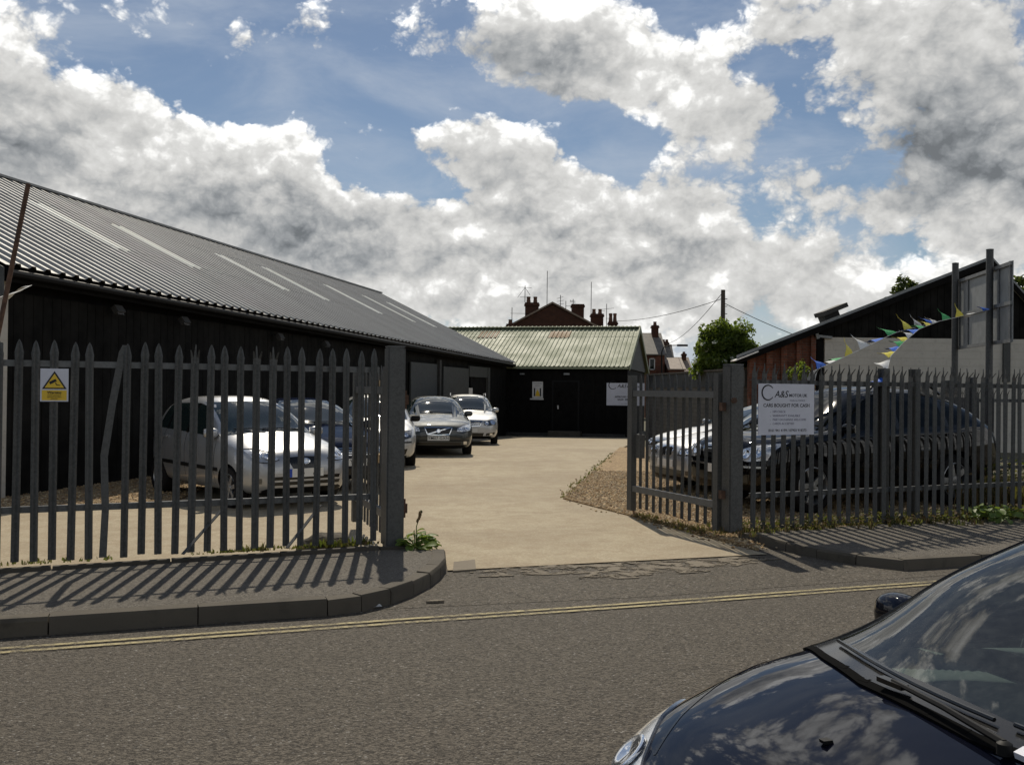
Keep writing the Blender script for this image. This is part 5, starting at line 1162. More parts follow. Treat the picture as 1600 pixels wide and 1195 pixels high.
k.patch('lower_intake', M['gloss'], 'front', [(-.32,.27),(.32,.27)], [(-.32,.39),(.32,.39)], 8, 3); k.plate('', (.45, 0)); k.wheels(5); k.mirror(1.3, .95, mat=M['plastic']); k.seams([(1.25,1.22,0),(2.34,2.36,.85)]); rear_bits(k, .85); k.wiper(.55, -.15, .99)
# grey saloon with slanted grille bar
k = Car(place('saloon_car', 'gunmetal grey saloon with a slanting bar across its chrome grille', (-1.74, 22.9), (.13, -.99), 0, GCAR), dict(wheel_spec('saloon'), paint=M['p_grey']))
k.glazing(([(1.35,.95),(2.5,.985),(3.75,1.01)], [(1.4,.97),(1.85,1.24),(2.25,1.35),(3.1,1.34),(3.65,1.1)]), (.71,.96,1.01,.57,1.375), (.58,1.06,1.06,.52,1.3))
k.lights([(.44,.60),(.56,.585),(.77,.62)], [(.46,.69),(.6,.745),(.80,.78)], inner=[(.54,.65,.05),(.67,.67,.05)])
g = k.grille([(-.26,.535),(0,.52),(.26,.535)], [(-.33,.69),(0,.70),(.33,.69)], 4, M['plastic'], surround=M['chrome'])
k.strip('front', [(-.24,.545),(.27,.685)], .022, M['chrome'], 'grille_bar', .016, g, 10); h, nn = k.hit('front', 0, .615); b = MB(); b.lathe([(.05, 0), (.05, .012), (.034, .014), (.034, .004), (.001, .004)], 20, Matrix.Translation(h+nn*.016) @ nn.to_track_quat('Z', 'Y').to_matrix().to_4x4()); b.build('badge', M['chrome'], g)
k.patch('lower_intake', M['gloss'], 'front', [(-.62,.28),(.62,.28)], [(-.62,.345),(.62,.345)], 12, 3); k.patch('bumper_strip', M['plastic'], 'front', [(-.74,.375),(.74,.375)], [(-.74,.40),(.74,.40)], 14, 2, .01)
for sd in (1, -1): k.patch('fog_lamp', M['bulb'], 'front', [(sd*.60,.30),(sd*.68,.30)], [(sd*.60,.37),(sd*.68,.37)], 5, 4, .008)
k.plate('YM07 GXN', (.445, 0)); k.wheels(5); k.mirror(1.42, .97, mat=M['p_grey']); k.seams([(1.4,1.38,0),(2.44,2.46,.86)]); rear_bits(k, .88); k.wiper(.55, -.15, 1.0)
# silver estate at the end of the row
k = Car(place('estate_car', 'bright silver estate car with twin oval headlamps, last of the row by the dark shed', (-1.26, 28.3), (.06, -1), -.03, GCAR), dict(wheel_spec('estate'), paint=M['p_white']))
k.glazing(([(1.48,.965),(2.7,.995),(4.4,1.03)], [(1.53,.98),(2.0,1.28),(2.4,1.40),(4.0,1.41),(4.3,1.3)]), (.73,.97,1.02,.59,1.42), (.6,1.02,1.02,.55,1.36))
k.lights([(.44,.60),(.58,.58),(.79,.62)], [(.46,.69),(.6,.745),(.82,.77)], mat=M['lampdark'], inner=[(.53,.655,.062),(.70,.675,.078)])
k.grille([(-.32,.575),(0,.56),(.32,.575)], [(-.40,.72),(0,.735),(.40,.72)], 4, M['chrome'], surround=M['chrome'])
k.patch('lower_intake', M['gloss'], 'front', [(-.42,.27),(.42,.27)], [(-.45,.37),(.45,.37)], 12, 3)
for sd in (1, -1):
    k.patch('lower_intake', M['gloss'], 'front', [(sd*.50,.29),(sd*.76,.33)], [(sd*.52,.36),(sd*.78,.39)], 6, 3); k.patch('fog_lamp', M['bulb'], 'front', [(sd*.62,.305),(sd*.70,.315)], [(sd*.62,.36),(sd*.70,.365)], 5, 4, .008)
k.plate('LUW', (.445, 0)); k.wheels(8); k.mirror(1.55, .99); k.seams([(1.55,1.52,0),(2.64,2.66,.88)]); rear_bits(k, .9); k.wiper(.55, -.15, 1.01)
for sd in (1, -1):
    rr_ = MB(); rr_.tube([(-2.5, sd*.56, 1.44), (-2.6, sd*.56, 1.52), (-4.2, sd*.55, 1.51), (-4.3, sd*.55, 1.43)], .016, 6); rr_.build('roof_rail', M['alloy'], k.root)

# black off-roader, side on behind the right fence
k = Car(place('off_road_car', 'large black off-road car side-on behind the right fence, nearest the railings', (2.80, 13.0), (-.905, -.425), .03, GCAR), dict(wheel_spec('suv'), paint=M['p_black'], rr=.68))
k.glazing(([(1.25,1.075),(2.5,1.11),(4.05,1.17)], [(1.3,1.09),(1.65,1.40),(2.0,1.54),(3.0,1.57),(3.5,1.47),(3.9,1.31)]), (.74,1.07,1.13,.62,1.60), (.62,1.14,1.14,.56,1.44), M['tintglass'])
k.lights([(.42,.70),(.58,.67),(.80,.70)], [(.46,.84),(.64,.90),(.83,.93)], inner=[(.54,.775,.07),(.70,.79,.07)])
k.grille([(-.33,.70),(0,.69),(.33,.70)], [(-.37,.86),(0,.88),(.37,.86)], 4, M['chrome'], surround=M['chrome']); k.patch('lower_intake', M['gloss'], 'front', [(-.6,.40),(.6,.40)], [(-.6,.50),(.6,.50)], 12, 3)
k.patch('bumper_strip', M['chrome'], 'front', [(-.80,.60),(0,.585),(.80,.60)], [(-.80,.625),(0,.61),(.80,.625)], 16, 2, .016)
k.plate('', (.55, 0)); k.wheels(5); k.mirror(1.4, 1.08, .13); k.seams([(1.35,1.3,0),(2.4,2.42,.96),(3.5,3.35,.99)]); rear_bits(k, 1.0); k.wiper(.6, -.1, 1.12)
for sd in (1, -1):
    rr_ = MB(); rr_.tube([(-2.1, sd*.60, 1.62), (-2.25, sd*.60, 1.74), (-3.3, sd*.58, 1.70), (-3.5, sd*.58, 1.58)], .02, 6); rr_.build('roof_rail', M['gloss'], k.root)
# silver saloon with twin-kidney grille
def silver(front, label, kid):
    k = Car(place('saloon_car', label, front, (-.95, -.31), .02, GCAR), dict(wheel_spec('saloon'), paint=M['p_silver']))
    k.glazing(([(1.35,.95),(2.5,.985),(3.75,1.01)], [(1.4,.97),(1.85,1.24),(2.25,1.35),(3.1,1.34),(3.65,1.1)]), (.71,.96,1.01,.57,1.375), (.58,1.06,1.06,.52,1.3))
    k.lights([(.36,.60),(.50,.595),(.72,.62)], [(.36,.69),(.52,.70),(.75,.725)], mat=M['lampdark'], inner=[(.46,.648,.05),(.60,.655,.05)])
    if kid:
        for sd in (1, -1): k.grille([(sd*.03,.585),(sd*.10,.575),(sd*.17,.60)], [(sd*.03,.71),(sd*.10,.72),(sd*.19,.70)], 5, M['plastic'], 'grille', surround=M['chrome'], vertical=True)
    else: k.grille([(-.3,.59),(0,.58),(.3,.59)], [(-.32,.69),(0,.70),(.32,.69)], 3, M['chrome'])
    k.patch('lower_intake', M['gloss'], 'front', [(-.5,.27),(.5,.27)], [(-.52,.37),(.52,.37)], 12, 3)
    for sd in (1, -1): k.patch('fog_lamp', M['lampdark'], 'front', [(sd*.6,.30),(sd*.7,.31)], [(sd*.6,.37),(sd*.7,.37)], 5, 4, .006)
    k.plate('', (.46, 0)); k.wheels(5); k.mirror(1.42, .97); k.seams([(1.4,1.38,0),(2.44,2.46,.86)]); rear_bits(k, .88); k.wiper(.55, -.15, 1.0)
silver((2.47, 15.35), 'silver saloon with twin upright grilles, between the black off-roader and another silver saloon', True)
silver((2.75, 17.7), 'silver saloon parked farthest from the right railings, beyond the twin-grille one', False)
# ------------------------------------------------------------------ foreground car (nose to the left, open cabin behind real glass)
HF = Vector((-.94, -.345, 0)).normalized()
hroot = thing('compact_car', 'glossy midnight blue compact car in the road at lower right, its bonnet mirroring clouds', 'car', (1.01, 1.91, 0), math.atan2(HF.y, HF.x))
WSB = lambda y: .06-.16*(abs(y)/.70)**2.2          # lower edge of the windscreen, local x
WST = lambda y: -.93-.07*(abs(y)/.56)**2
def h_open(c, p, n):
    if p.z < .93: return False
    x, y = p.x, abs(p.y); f = (x-WST(y))/(WSB(y)-WST(y))
    lim = .56+(.70-.56)*f
    if .05 < f < .95 and y < lim-.035 and n.z > .3: return True
    if y > .45 and n.z < .62:
        zt = c.top(c.x0-x)-.125
        if -1.28 < x < -.24 and 1.0 < p.z < min(zt, 1.0+(-.16-x)*.62): return True
        if -2.25 < x < -1.36 and 1.03 < p.z < zt: return True
    return False
hsp = dict(x0=1.02, top=[(0,.50),(.03,.62),(.10,.71),(.22,.80),(.42,.88),(.70,.938),(.88,.978),(.97,.995),(1.05,1.02),(1.35,1.15),(1.7,1.305),(2.0,1.42),(2.4,1.49),(3.0,1.49),(3.45,1.43),(3.72,1.2),(3.85,.95),(3.9,.55)],
    belt=[(0,.48),(.06,.58),(.15,.645),(.30,.765),(.5,.83),(.75,.88),(1.05,.925),(2,.965),(3.4,1.01),(3.75,.9),(3.9,.53)], bot=[(0,.37),(.15,.31),(.8,.30),(3.5,.32),(3.9,.42)],
    hw=[(0,.46),(.05,.57),(.15,.67),(.3,.74),(.55,.795),(1.0,.825),(2.8,.83),(3.5,.79),(3.9,.64)], rw=[(0,.62),(1.0,.70),(1.3,.665),(2.0,.575),(3.4,.55),(3.9,.56)], axles=(.70,3.2), wr=.30, ww=.185,
    paint=M['p_hero'], st=[.97,1.1,1.95], sub=4, open=h_open, ns=22)
KB_ = .62; sq = lambda v: v*KB_ if v <= .97 else v-.97*(1-KB_)     # short, steep bonnet
for kk in ('top', 'belt', 'bot', 'hw', 'rw'): hsp[kk] = [(sq(a), b) for a, b in hsp[kk]]
hsp['st'] = [sq(v) for v in hsp['st']]; hsp['axles'] = (.56, 2.80); hsp['zoff'] = .1455; hsp['x0'] = 1.02-.97*(1-KB_)
fx = lambda v: .05+(v-.05)*KB_
c = Car(hroot, hsp)
ys = [-.70, -.55, -.35, 0, .35, .55, .70]
lo = [(WSB(y), y) for y in ys]; up = [(WST(y), y*.8) for y in ys]
ws = c.patch('windscreen', M['glass'], 'top', lo, up, 40, 24, .004, sink=.004)
def band(name, a, b, mat, n=40): return c.patch(name, mat, 'top', a, b, n, 3, .0065, ws, sink=.02)
mixp = lambda t: [(l[0]+(u[0]-l[0])*t, l[1]+(u[1]-l[1])*t) for l, u in zip(lo, up)]
band('ceramic_band', mixp(-.012), mixp(.05), M['gloss']); band('ceramic_band', mixp(.94), mixp(1.01), M['gloss'])
for k0 in (0, -1):
    sgn = -1 if k0 == 0 else 1
    col = [Vector(mixp(t)[k0]) for t in np.linspace(-.01, 1.0, 12)]
    c.patch('pillar_seal', M['gloss'], 'top', [(p.x, p.y+sgn*.03) for p in col], [(p.x, p.y-sgn*.03) for p in col], 24, 3, .0075, ws, sink=.02)
for sd in ('left', 'right'):
    sw = c.patch('side_window', M['glass'], sd, [(-.20,.985),(-1.32,1.01)], [(-.22,.99),(-.5,1.16),(-.8,1.31),(-1.32,1.375)], 24, 8, .004, sink=.004)
    c.patch('side_window', M['glass'], sd, [(-1.34,1.015),(-2.3,1.04)], [(-1.34,1.375),(-1.9,1.385),(-2.2,1.33)], 18, 8, .004, sink=.004)
    c.strip(sd, [(-1.33, .99), (-1.34, 1.39)], .07, M['gloss'], 'door_pillar', .008, sw, 8)
    c.strip(sd, [(-.2, .985), (-1.32, 1.008), (-2.32, 1.04)], .03, M['gloss'], 'window_seal', .008, sw, 20)
    c.strip(sd, [(-.2, .99), (-.5, 1.165), (-.8, 1.315), (-1.32, 1.385), (-1.9, 1.39)], .03, M['gloss'], 'window_seal', .008, sw, 24)
c.patch('rear_window', M['carglass'], 'rear', [(-.56,1.03),(.56,1.03)], [(-.5,1.34),(.5,1.34)], 12, 8)
# scuttle panel between bonnet and glass
sc = c.patch('scuttle_panel', M['scuttle'], 'top', [(WSB(y)+.034-.006*abs(y), y) for y in ys], [(WSB(y)-.005, y) for y in ys], 40, 4, .006)
for yy in np.linspace(-.45, .45, 10):
    c.strip('top', [(WSB(yy)+.008, yy), (WSB(yy)+.022, yy)], .03, M['scuttle'], 'scuttle_vent', .0065, sc, 3)
lab = c.patch('scuttle_sticker', M['white_board'], 'top', [(WSB(.1)+.012, .08), (WSB(.1)+.012, .135)], [(WSB(.1)+.034, .08), (WSB(.1)+.034, .135)], 4, 3, .02)
# shut line of the bonnet and a crease along each wing
for sg in (1, -1):
    c.strip('top', [(fx(.0), sg*.735), (fx(.25), sg*.70), (fx(.5), sg*.62), (fx(.68), sg*.54)], .006, M['gloss'], 'bonnet_seam', .0012, nu=24)
    hl = c.patch('headlight', M['lamp'], 'top', [(fx(.30), sg*.79), (fx(.52), sg*.755), (fx(.77), sg*.65), (fx(.93), sg*.50)], [(fx(.285), sg*.783), (fx(.52), sg*.685), (fx(.72), sg*.55), (fx(.84), sg*.42)], 22, 10, .006)
    for (a, b2, rad) in ((fx(.70), .625, .05), (fx(.79), .53, .045)):
        h, nn = c.hit('top', a, sg*b2); q = nn.to_track_quat('Z', 'Y').to_matrix().to_4x4(); rf = MB(); rf.lathe([(rad, 0), (rad*1.02, .006), (rad*.86, .009), (rad*.6, .004), (.001, .001)], 24, Matrix.Translation(h+nn*.007) @ q); rf.build('reflector', M['bulb'], hl, 50)
# washer jets
for y in (-.22, .26):
    h, nn = c.hit('top', fx(.36), y); w = MB(); w.extr([h+nn*.001+Vector((.010, -.008, 0)), h+nn*.001+Vector((.010, .008, 0)), h+nn*.001+Vector((-.010, .009, 0)), h+nn*.001+Vector((-.010, -.009, 0))], nn*.007)
    w.build('washer_jet', M['plastic'], hroot)
# wipers resting along the bottom of the glass
def hw(y, x): h, n = c.hit('top', x, y); return h+n*.022
for (ya, yb2) in ((.06, -.58), (.62, .02)):
    w = MB(); piv = hw(ya, WSB(ya)+.03); tip = hw(yb2, WSB(yb2)-.015); mid = hw(ya+(yb2-ya)*.5, WSB(ya+(yb2-ya)*.5)+.0)+Vector((0, 0, .004))
    w.tube([piv+Vector((0, 0, .004)), piv.lerp(mid, .5)+Vector((0, 0, .006)), mid], [.007, .006, .005], 6); w.lathe([(.013, -.015), (.013, .004), (.007, .008), (.001, .009)], 14, Matrix.Translation(piv))
    wo = w.build('wiper', M['plastic'], hroot, 40)
    bl = MB(); n = 8; pts = [hw(ya+(yb2-ya)*(.12+.88*i/n), WSB(ya+(yb2-ya)*(.12+.88*i/n))-.03-.008*i/n) for i in range(n+1)]
    bl.tube([p-Vector((0, 0, .006)) for p in pts], .0045, 6); bl.box(mid-Vector((0, 0, .004)), (.02, .07, .010)); bl.build('wiper_blade', M['gloss'], wo, 40)
c.mirror(hsp['x0']+.50, .955, .06, size=(.10, .17, .12)); c.wheels(5)
c.patch('grille', M['gloss'], 'front', [(-.42,.40),(.42,.40)], [(-.46,.47),(.46,.47)], 14, 4); c.plate('', (.545, 0))
rear_bits(c, .9)
for sd in ('left', 'right'):
    c.strip(sd, [(-.18, .35), (-.17, .7), (-.17, .95)], .007, M['gloss'], 'door_seam', .0015); c.strip(sd, [(-1.33, .33), (-1.35, .98)], .007, M['gloss'], 'door_seam', .0015)
    c.patch('door_handle', M['p_hero'], sd, [(-1.24,.86),(-1.08,.86)], [(-1.24,.89),(-1.08,.89)], 6, 3, .022)
# cabin
d = MB(); d.extr([(.06, -.66, .86), (-.10, -.66, .93), (-.40, -.66, .945), (-.56, -.66, .90), (-.60, -.66, .74), (-.42, -.66, .5), (.06, -.66, .5)], (0, 1.32, 0)); do = d.build('dashboard', M['interior'], hroot)
hd = MB(); n = 10
hd.extr([(-.40, -.60+.0, .94)]+[(-.40-.0, -.60+.44*i/n, .945+.06*math.sin(math.pi*i/n)) for i in range(1, n)]+[(-.40, -.16, .94)], (-.16, 0, -.01)); hd.build('instrument_hood', M['interior'], do, 40)
sw = MB(); cx = Vector((-.66, -.37, .88)); ax = Matrix.Rotation(R(-62), 3, 'Y')
sw.tube([cx+ax @ Vector((.185*math.cos(a), .185*math.sin(a), 0)) for a in np.linspace(0, 2*math.pi, 29)], .014, 8, False); sw.bar(cx+ax @ Vector((0, -.18, 0)), cx+ax @ Vector((0, .18, 0)), .05, .02); sw.bar(cx, cx+Vector((.18, 0, -.08)), .06, .06); sw.build('steering_wheel', M['interior'], hroot, 50)
for y in (-.37, .37):
    for x in (-1.25, -2.15):
        s_ = MB(); s_.box((x+.12, y, .52), (.5, .5, .18)); s_.box((x-.16, y, .85), (.14, .48, .62), Matrix.Rotation(R(-14), 3, 'Y')); s_.box((x-.24, y, 1.24), (.09, .26, .18), Matrix.Rotation(R(-14), 3, 'Y'))
        me = s_.mesh('seat', M['seat']); bm = bmesh.new(); bm.from_mesh(me); bmesh.ops.bevel(bm, geom=bm.edges[:], offset=.045, segments=3, affect='EDGES'); bm.to_mesh(me); bm.free(); smooth(me, 60); link('seat', me, hroot)
f = MB(); f.box((-1.1, 0, .40), (2.6, 1.4, .04)); f.box((-1.35, -.735, .60), (2.0, .03, .64)); f.box((-1.35, .735, .60), (2.0, .03, .64)); f.box((-2.45, 0, .7), (.04, 1.3, .5)); f.build('cabin_lining', M['interior'], hroot)
rm = MB(); rm.box((-.80, 0, 1.27), (.03, .24, .07), Matrix.Rotation(R(8), 3, 'Y')); rm.bar((-.80, 0, 1.29), (-.86, 0, 1.38), .02, .02); rm.build('rear_view_mirror', M['interior'], hroot)

def bake_size(root, k, dz):
    done = set()
    def walk(o, needs):
        idn = o.matrix_local == Matrix.Identity(4)
        if o.data is not None and o.data.name not in done:
            done.add(o.data.name); o.data.transform(Matrix.Translation((0, 0, dz if (needs and idn) else 0)) @ Matrix.Scale(k, 4))
        if not idn: o.location = o.location*k+Vector((0, 0, dz if needs else 0))
        for ch in o.children: walk(ch, needs and idn)
    for ch in root.children: walk(ch, True)
bake_size(hroot, 1.1, -.16)
bunting('bunting string of mixed flags from the right fence up to the tall sign posts', [(3.38, 10.8, 1.85), (4.39, 12.2, 2.15), (5.31, 13.3, 2.46), (6.44, 14.6, 2.71), (8.01, 16.12, 3.04)],
    [(.01, 'w', -.05, 0, -.16), (.045, 'b', -.10, .02, .10), (.11, 'w', -.13, 0, -.03), (.135, 'g', -.12, .02, -.02), (.19, 'y', -.04, .02, .18), (.28, 'w', -.14, .03, .14), (.36, 'b', -.15, .02, -.02), (.43, 'g', -.17, .02, .08), (.52, 'y', -.13, .03, .18), (.58, 'w', -.09, .03, .15), (.66, 'b', -.14, .02, .08), (.75, 'g', -.11, .02, .14), (.82, 'y', -.05, .03, .18), (.90, 'w', -.12, .02, -.05), (.985, 'b', -.14, .02, .06)], 1)
bunting('second bunting string dropping steeply from the first to the fence top', [(4.40, 11.35, 1.72), (4.73, 12.0, 2.08), (5.14, 12.6, 2.29), (5.68, 13.4, 2.52), (6.51, 14.6, 2.73)],
    [(.03, 'b', -.16, 0, -.02), (.08, 'y', -.05, 0, -.16), (.13, 'w', -.14, .02, .03), (.22, 'y', -.15, .02, .02), (.29, 'b', -.13, .01, .01), (.36, 'g', -.14, .02, .04), (.42, 'y', -.15, .02, .04), (.49, 'w', -.12, .02, .07), (.58, 'b', -.16, .02, .02), (.68, 'g', -.14, .02, .03), (.79, 'y', -.13, .02, .06), (.9, 'w', -.12, .02, .07)], 2)
bunting('ragged white and blue bunting end tied to the shed verge', [(-4.75, 8.5, 2.32), (-5.5, 10.6, 2.62), (-6.40, 12.75, 2.93)], [(.15, 'b', -.16, 0, -.03), (.55, 'w', -.2, .1, -.08), (.93, 'w', -.12, -.1, -.08)], 3)

# ------------------------------------------------------------------ vegetation
def leaf_cloud(pts_dirs, size, q, mat, name, parent=None, jitter=.4, aspect=.55):
    V = []; F = []
    for p, d in pts_dirs:
        s = size*q.uniform(.6, 1.3); n = Vector((q.gauss(0, 1), q.gauss(0, 1), q.gauss(.5, .7))).normalized(); n = (n*(1-jitter)+Vector(d)*jitter).normalized()
        t = n.cross(Vector((q.gauss(0, 1), q.gauss(0, 1), q.gauss(0, 1)))).normalized(); b_ = n.cross(t); k = len(V); p = Vector(p)
        V += [p-t*s*.5, p-b_*s*aspect*.5+n*s*.08, p+t*s*.5-n*s*.1, p+b_*s*aspect*.5+n*s*.08]; F.append((k, k+1, k+2, k+3))
    mb = MB(); mb.v = [tuple(v) for v in V]; mb.f = F; mb.m = [0]*len(F); return mb.build(name, mat, parent, recalc=False)
def tree(name, label, loc, h, rx, rz, cz, nclump, nleaf, lsize, lm, seed, flowers=0, group=None, cat='tree', trunk_r=.1):
    q = random.Random(seed); t = thing(name, label, cat, loc, 0, group); tr = MB(); top = Vector((q.uniform(-.1, .1), 0, cz))
    tr.tube([(0, 0, -.1), (.03, .02, cz*.3), (-.04, 0, cz*.65), top], [trunk_r*1.25, trunk_r, trunk_r*.75, trunk_r*.5], 9)
    cl = []
    for i in range(nclump):
        u = q.uniform(-.85, 1); a = q.uniform(0, 2*math.pi); r_ = math.sqrt(max(0, 1-u*u)); k = q.uniform(.55, 1.02) if q.random() < .8 else q.uniform(.1, .6)
        c_ = Vector((math.cos(a)*r_*rx*k, math.sin(a)*r_*rx*k, cz+u*rz*k)); cl.append((c_, q.uniform(.16, .34)*rx))
        if i % 4 == 0: tr.tube([top*q.uniform(.5, .95), top.lerp(c_, .5)+Vector((0, 0, .05)), c_], [trunk_r*.4, trunk_r*.22, trunk_r*.07], 5)
    tr.build('trunk', M['bark'], t, 50); P_ = []
    for i in range(nleaf):
        c_, r_ = q.choice(cl); d = Vector((q.gauss(0, 1), q.gauss(0, 1), q.gauss(0, .8))).normalized(); P_.append((c_+d*r_*q.random()**.45, d))
    leaf_cloud(P_, lsize, q, lm, 'crown', t)
    if flowers:
        F_ = MB()
        for i in range(flowers):
            c_, r_ = q.choice(cl); d = (c_-Vector((0, 0, cz))).normalized()
            if d.y > .4: continue
            p = c_+d*r_*.95; n = (d+Vector((0, -.2, .8))).normalized(); Mx = Matrix.Translation(p) @ n.to_track_quat('Z', 'Y').to_matrix().to_4x4()
            for k in range(14):
                a, rr2 = q.uniform(0, 6.28), .085*math.sqrt(q.random()); s_ = .022; o = Mx @ Vector((rr2*math.cos(a), rr2*math.sin(a), q.uniform(-.01, .012)))
                F_.add([o+n.orthogonal()*s_, o+n*s_*.5, o-n.orthogonal()*s_, o+n.cross(n.orthogonal())*s_, o-n.cross(n.orthogonal())*s_], [(0, 3, 1), (3, 2, 1), (2, 4, 1), (4, 0, 1)])
        F_.build('blossom', M['flower'], t, recalc=False)
    return t
tree('elder_bush', 'round green bush with flat cream flower heads in front of the telegraph pole', (7.30, 33.0, -.15), 4.2, 1.10, 1.12, 3.05, 140, 16000, .14, M['leaf'], 4, 80, cat='bush')
tree('leafy_tree', 'thin-crowned tree top showing over the warehouse roof, left of its peak', (18.7, 45, -.3), 7.6, 1.3, 1.2, 6.3, 26, 1500, .24, M['leafdark'], 8, trunk_r=.16)
tree('leafy_tree', 'dense tree right of the warehouse peak at the picture edge', (24.6, 45, -.3), 8, 1.9, 2.5, 5.6, 70, 5200, .26, M['leafdark'], 9, trunk_r=.2)
tree('leafy_tree', 'small dark treetop far off above the left end of the green roof', (-3.35, 75, -.4), 6, 1.0, .55, 6.05, 30, 900, .2, M['leafdark'], 12, trunk_r=.14)
tree('climbing_shrub', 'leggy green shrub against the brick part of the warehouse', (7.9, 26.6, 0), 3, .5, .75, 1.75, 26, 900, .10, M['leaf'], 15, cat='shrub', trunk_r=.03)
# dock plant at the foot of the left gatepost
def plant(label, loc, n, rmax, h, seed, mat, stalk=0., leaf=.11):
    q = random.Random(seed); t = thing('weed_plant', label, 'weed', loc); st_ = MB(); me = []
    for v in range(3):
        m = MB(); L = 6; w = leaf*.33; vs = []
        for i in range(L): u = i/(L-1); ww = w*math.sin(math.pi*min(1, .08+u*.92))**.7*(1 if u < .99 else .1); vs += [(-ww, u*leaf, .015*u-.05*u*u), (0, u*leaf, .015*u-.05*u*u-.012), (ww, u*leaf, .015*u-.05*u*u)]
        m.add(vs, [(3*i+k, 3*i+k+1, 3*i+k+4, 3*i+k+3) for i in range(L-1) for k in range(2)]); me.append(m.mesh('leaf', mat, 60, recalc=False))
    for i in range(n):
        a = q.uniform(0, 6.28); r_ = rmax*q.random()**.6; z = h*(1-.5*(r_/rmax))*q.uniform(.25, 1); p = Vector((r_*math.cos(a), r_*math.sin(a), z)); st_.tube([(0.02*math.cos(a), .02*math.sin(a), 0), p*.5+Vector((0, 0, z*.2)), p], .004, 5)
        s_ = q.uniform(.7, 1.25); link('leaf', q.choice(me), t, mat4=Matrix.Translation(p) @ Matrix.Rotation(a-math.pi/2+q.gauss(0, .4), 4, 'Z') @ Matrix.Rotation(q.uniform(-.5, .5), 4, 'X') @ Matrix.Rotation(q.gauss(0, .3), 4, 'Y') @ Matrix.Scale(s_, 4))
    if stalk:
        st_.tube([(0, 0, 0), (.01, 0, stalk*.6), (.05, 0, stalk)], .005, 5); sd = MB()
        for i in range(22): z = stalk*(.72+.28*i/22); sd.box((.02+.03*i/22+q.gauss(0, .008), q.gauss(0, .008), z), (.014, .014, .02))
        sd.build('seed_head', M['dry'], t)
    st_.build('stem', mat, t)
    return t
plant('bright green dock weed with a brown seed stalk at the foot of the left gatepost', (-.90, 9.12, .09), 46, .15, .20, 3, M['dock'], .36)
plant('low green weeds behind the left gatepost at the edge of the drive', (-.98, 9.35, .03), 26, .14, .10, 4, M['dock'], 0, .09)
plant('bright leafy weed at the edge of the right pavement near the car roof', (5.9, 11.65, .1), 50, .32, .24, 5, M['dock'], 0, .13)
# grass and weeds along the railings
def tufts(name, a, b, wdt, n, hmin, hmax, mat, seed, z=.1, dens=None, bw=.008):
    q = random.Random(seed); a, b = Vector(a), Vector(b); d = b-a; nn = Vector((-d.y, d.x)).normalized(); V = []; F = []
    while len(F) < n*2:
        f = q.random()
        if dens and q.random() > dens(f): continue
        c_ = a+d*f+nn*q.gauss(0, wdt)
        for k in range(q.randint(3, 9)):
            x, y = c_.x+q.gauss(0, .022), c_.y+q.gauss(0, .022); h = q.uniform(hmin, hmax); an = q.uniform(0, 6.28); ln = h*q.uniform(.1, .7); w = bw*q.uniform(.6, 1.4); i = len(V); ca, sa = math.cos(an), math.sin(an)
            V += [(x-sa*w, y+ca*w, z), (x+sa*w, y-ca*w, z), (x+ca*ln*.4+sa*w*.7, y+sa*ln*.4-ca*w*.7, z+h*.65), (x+ca*ln*.4-sa*w*.7, y+sa*ln*.4+ca*w*.7, z+h*.65), (x+ca*ln, y+sa*ln, z+h*.9)]; F += [(i, i+1, i+2, i+3), (i+3, i+2, i+4)]
    m = MB(); m.v = V; m.f = F; m.m = [0]*len(F); return tag(m.build(name, mat, None, recalc=False), kind='stuff')
cl5 = lambda *cs: (lambda f: max(.05, max(math.exp(-((f-c_)/w)**2)*h for c_, w, h in cs)))
tufts('grass', (-4.6, 7.66), (-1.2, 9.18), .03, 700, .01, .045, M['weed'], 1, .13, cl5((.25, .12, .35), (.6, .06, .5), (.66, .05, .9), (.8, .07, 1), (.93, .06, .9)))
tufts('grass', (-2.6, 8.55), (-1.3, 9.12), .04, 200, .03, .10, M['weed'], 6, .13, cl5((.25, .1, .5), (.75, .15, 1)))
tufts('weeds', (2.3, 10.35), (4.6, 11.35), .10, 600, .015, .06, M['weed'], 2, .09); tufts('weeds', (4.4, 11.2), (8.6, 13.1), .22, 1100, .02, .10, M['weed'], 3, .09, None, .012)
tufts('dead_stalks', (2.2, 10.4), (8.8, 13.4), .18, 2600, .02, .11, M['dry'], 4, .09); tufts('dead_stalks', (6.8, 13.0), (7.6, 15.2), .35, 2500, .1, .45, M['dry'], 5, .05)
tufts('weeds', (1.6, 12.2), (2.25, 10.6), .08, 700, .015, .06, M['dry'], 7, .03); tufts('weeds', (.78, 14.2), (2.6, 24.5), .05, 500, .015, .05, M['weed'], 8, .02)
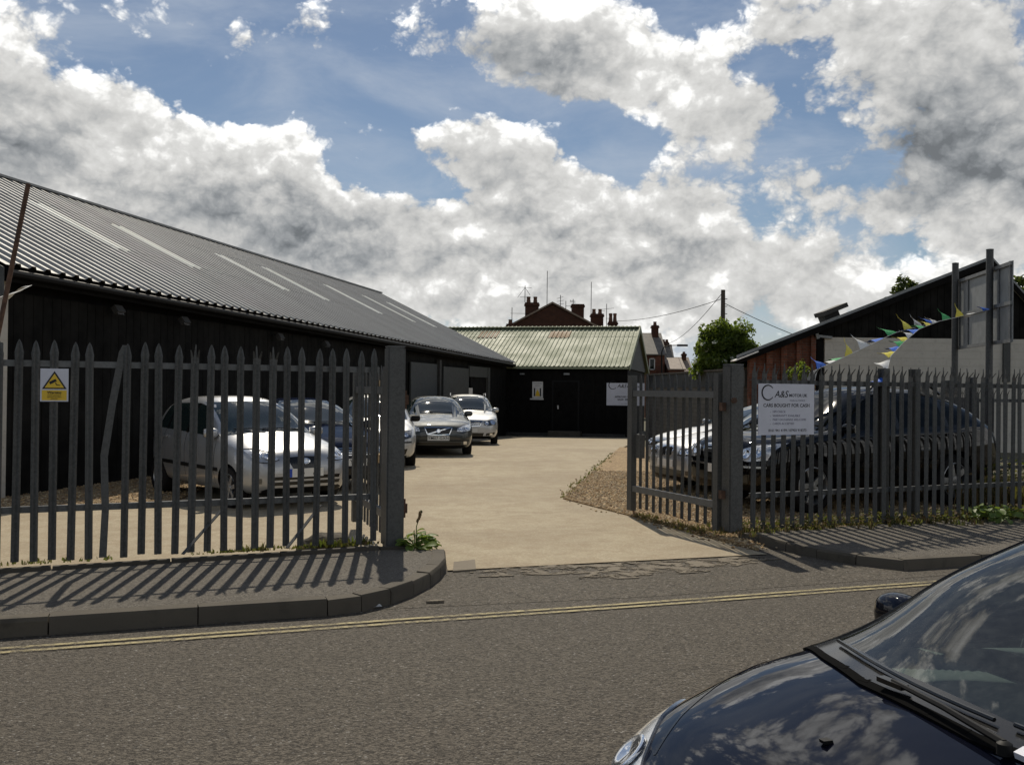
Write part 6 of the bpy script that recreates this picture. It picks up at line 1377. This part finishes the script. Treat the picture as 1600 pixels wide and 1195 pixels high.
def creeping(name, a, b, wdt, n, z0, z1, size, mat, seed):
    q = random.Random(seed); a, b = Vector(a), Vector(b); d = b-a; nn = Vector((-d.y, d.x)).normalized(); P_ = []
    for i in range(n): c_ = a+d*q.random()+nn*q.gauss(0, wdt); P_.append(((c_.x, c_.y, q.uniform(z0, z1)*q.random()+z0), (0, -.3, 1)))
    return tag(leaf_cloud(P_, size, q, mat, name, None, .5, .7), kind='stuff')
creeping('undergrowth', (4.3, 11.3), (8.8, 13.35), .16, 2600, .05, .20, .06, M['weed'], 3); creeping('undergrowth', (6.6, 13.6), (8.6, 15.6), .4, 2600, .05, .6, .07, M['weed'], 4); creeping('undergrowth', (2.4, 10.4), (4.5, 11.35), .08, 800, .09, .16, .045, M['weed'], 5)
# debris
t = thing('paper_scrap', 'scrap of white paper in the gutter by the curved kerb', 'litter', (-.98, 7.02, .012)); m = MB(); m.add([(-.05, 0, 0), (-.01, -.025, .004), (.05, 0, .006), (.03, .02, .018), (-.02, .03, .012)], [(0, 1, 2), (0, 2, 3, 4)]); m.add([(-.05, 0, -.002), (-.01, -.025, .002), (.05, 0, .004), (.03, .02, .016), (-.02, .03, .010)], [(2, 1, 0), (4, 3, 2, 0)]); m.build('sheet', M['white'], t, recalc=False)
t = thing('flat_stone', 'small flat pale stone lying on the apron left of centre', 'stone', (-.56, 7.22, .005)); m = MB(); m.prism(blob(0, 0, .055, .022, .2, 9), 0, .016); m.build('slab', M['crust'], t)
t = thing('concrete_lump', 'broken lump of concrete under the left fence by the gate', 'stone', (-1.75, 9.2, .08)); bm = bmesh.new(); bmesh.ops.create_icosphere(bm, subdivisions=3, radius=.2); q = random.Random(4)
for v in bm.verts: v.co = Vector((v.co.x*1.5, v.co.y*.8, v.co.z*.75))*(1+.18*math.sin(v.co.x*21+1)*math.sin(v.co.z*17))+Vector((q.uniform(-.006, .006),)*3)
me = bpy.data.meshes.new('lump'); bm.to_mesh(me); bm.free(); me.materials.append(M['kerb']); link('lump', me, t)
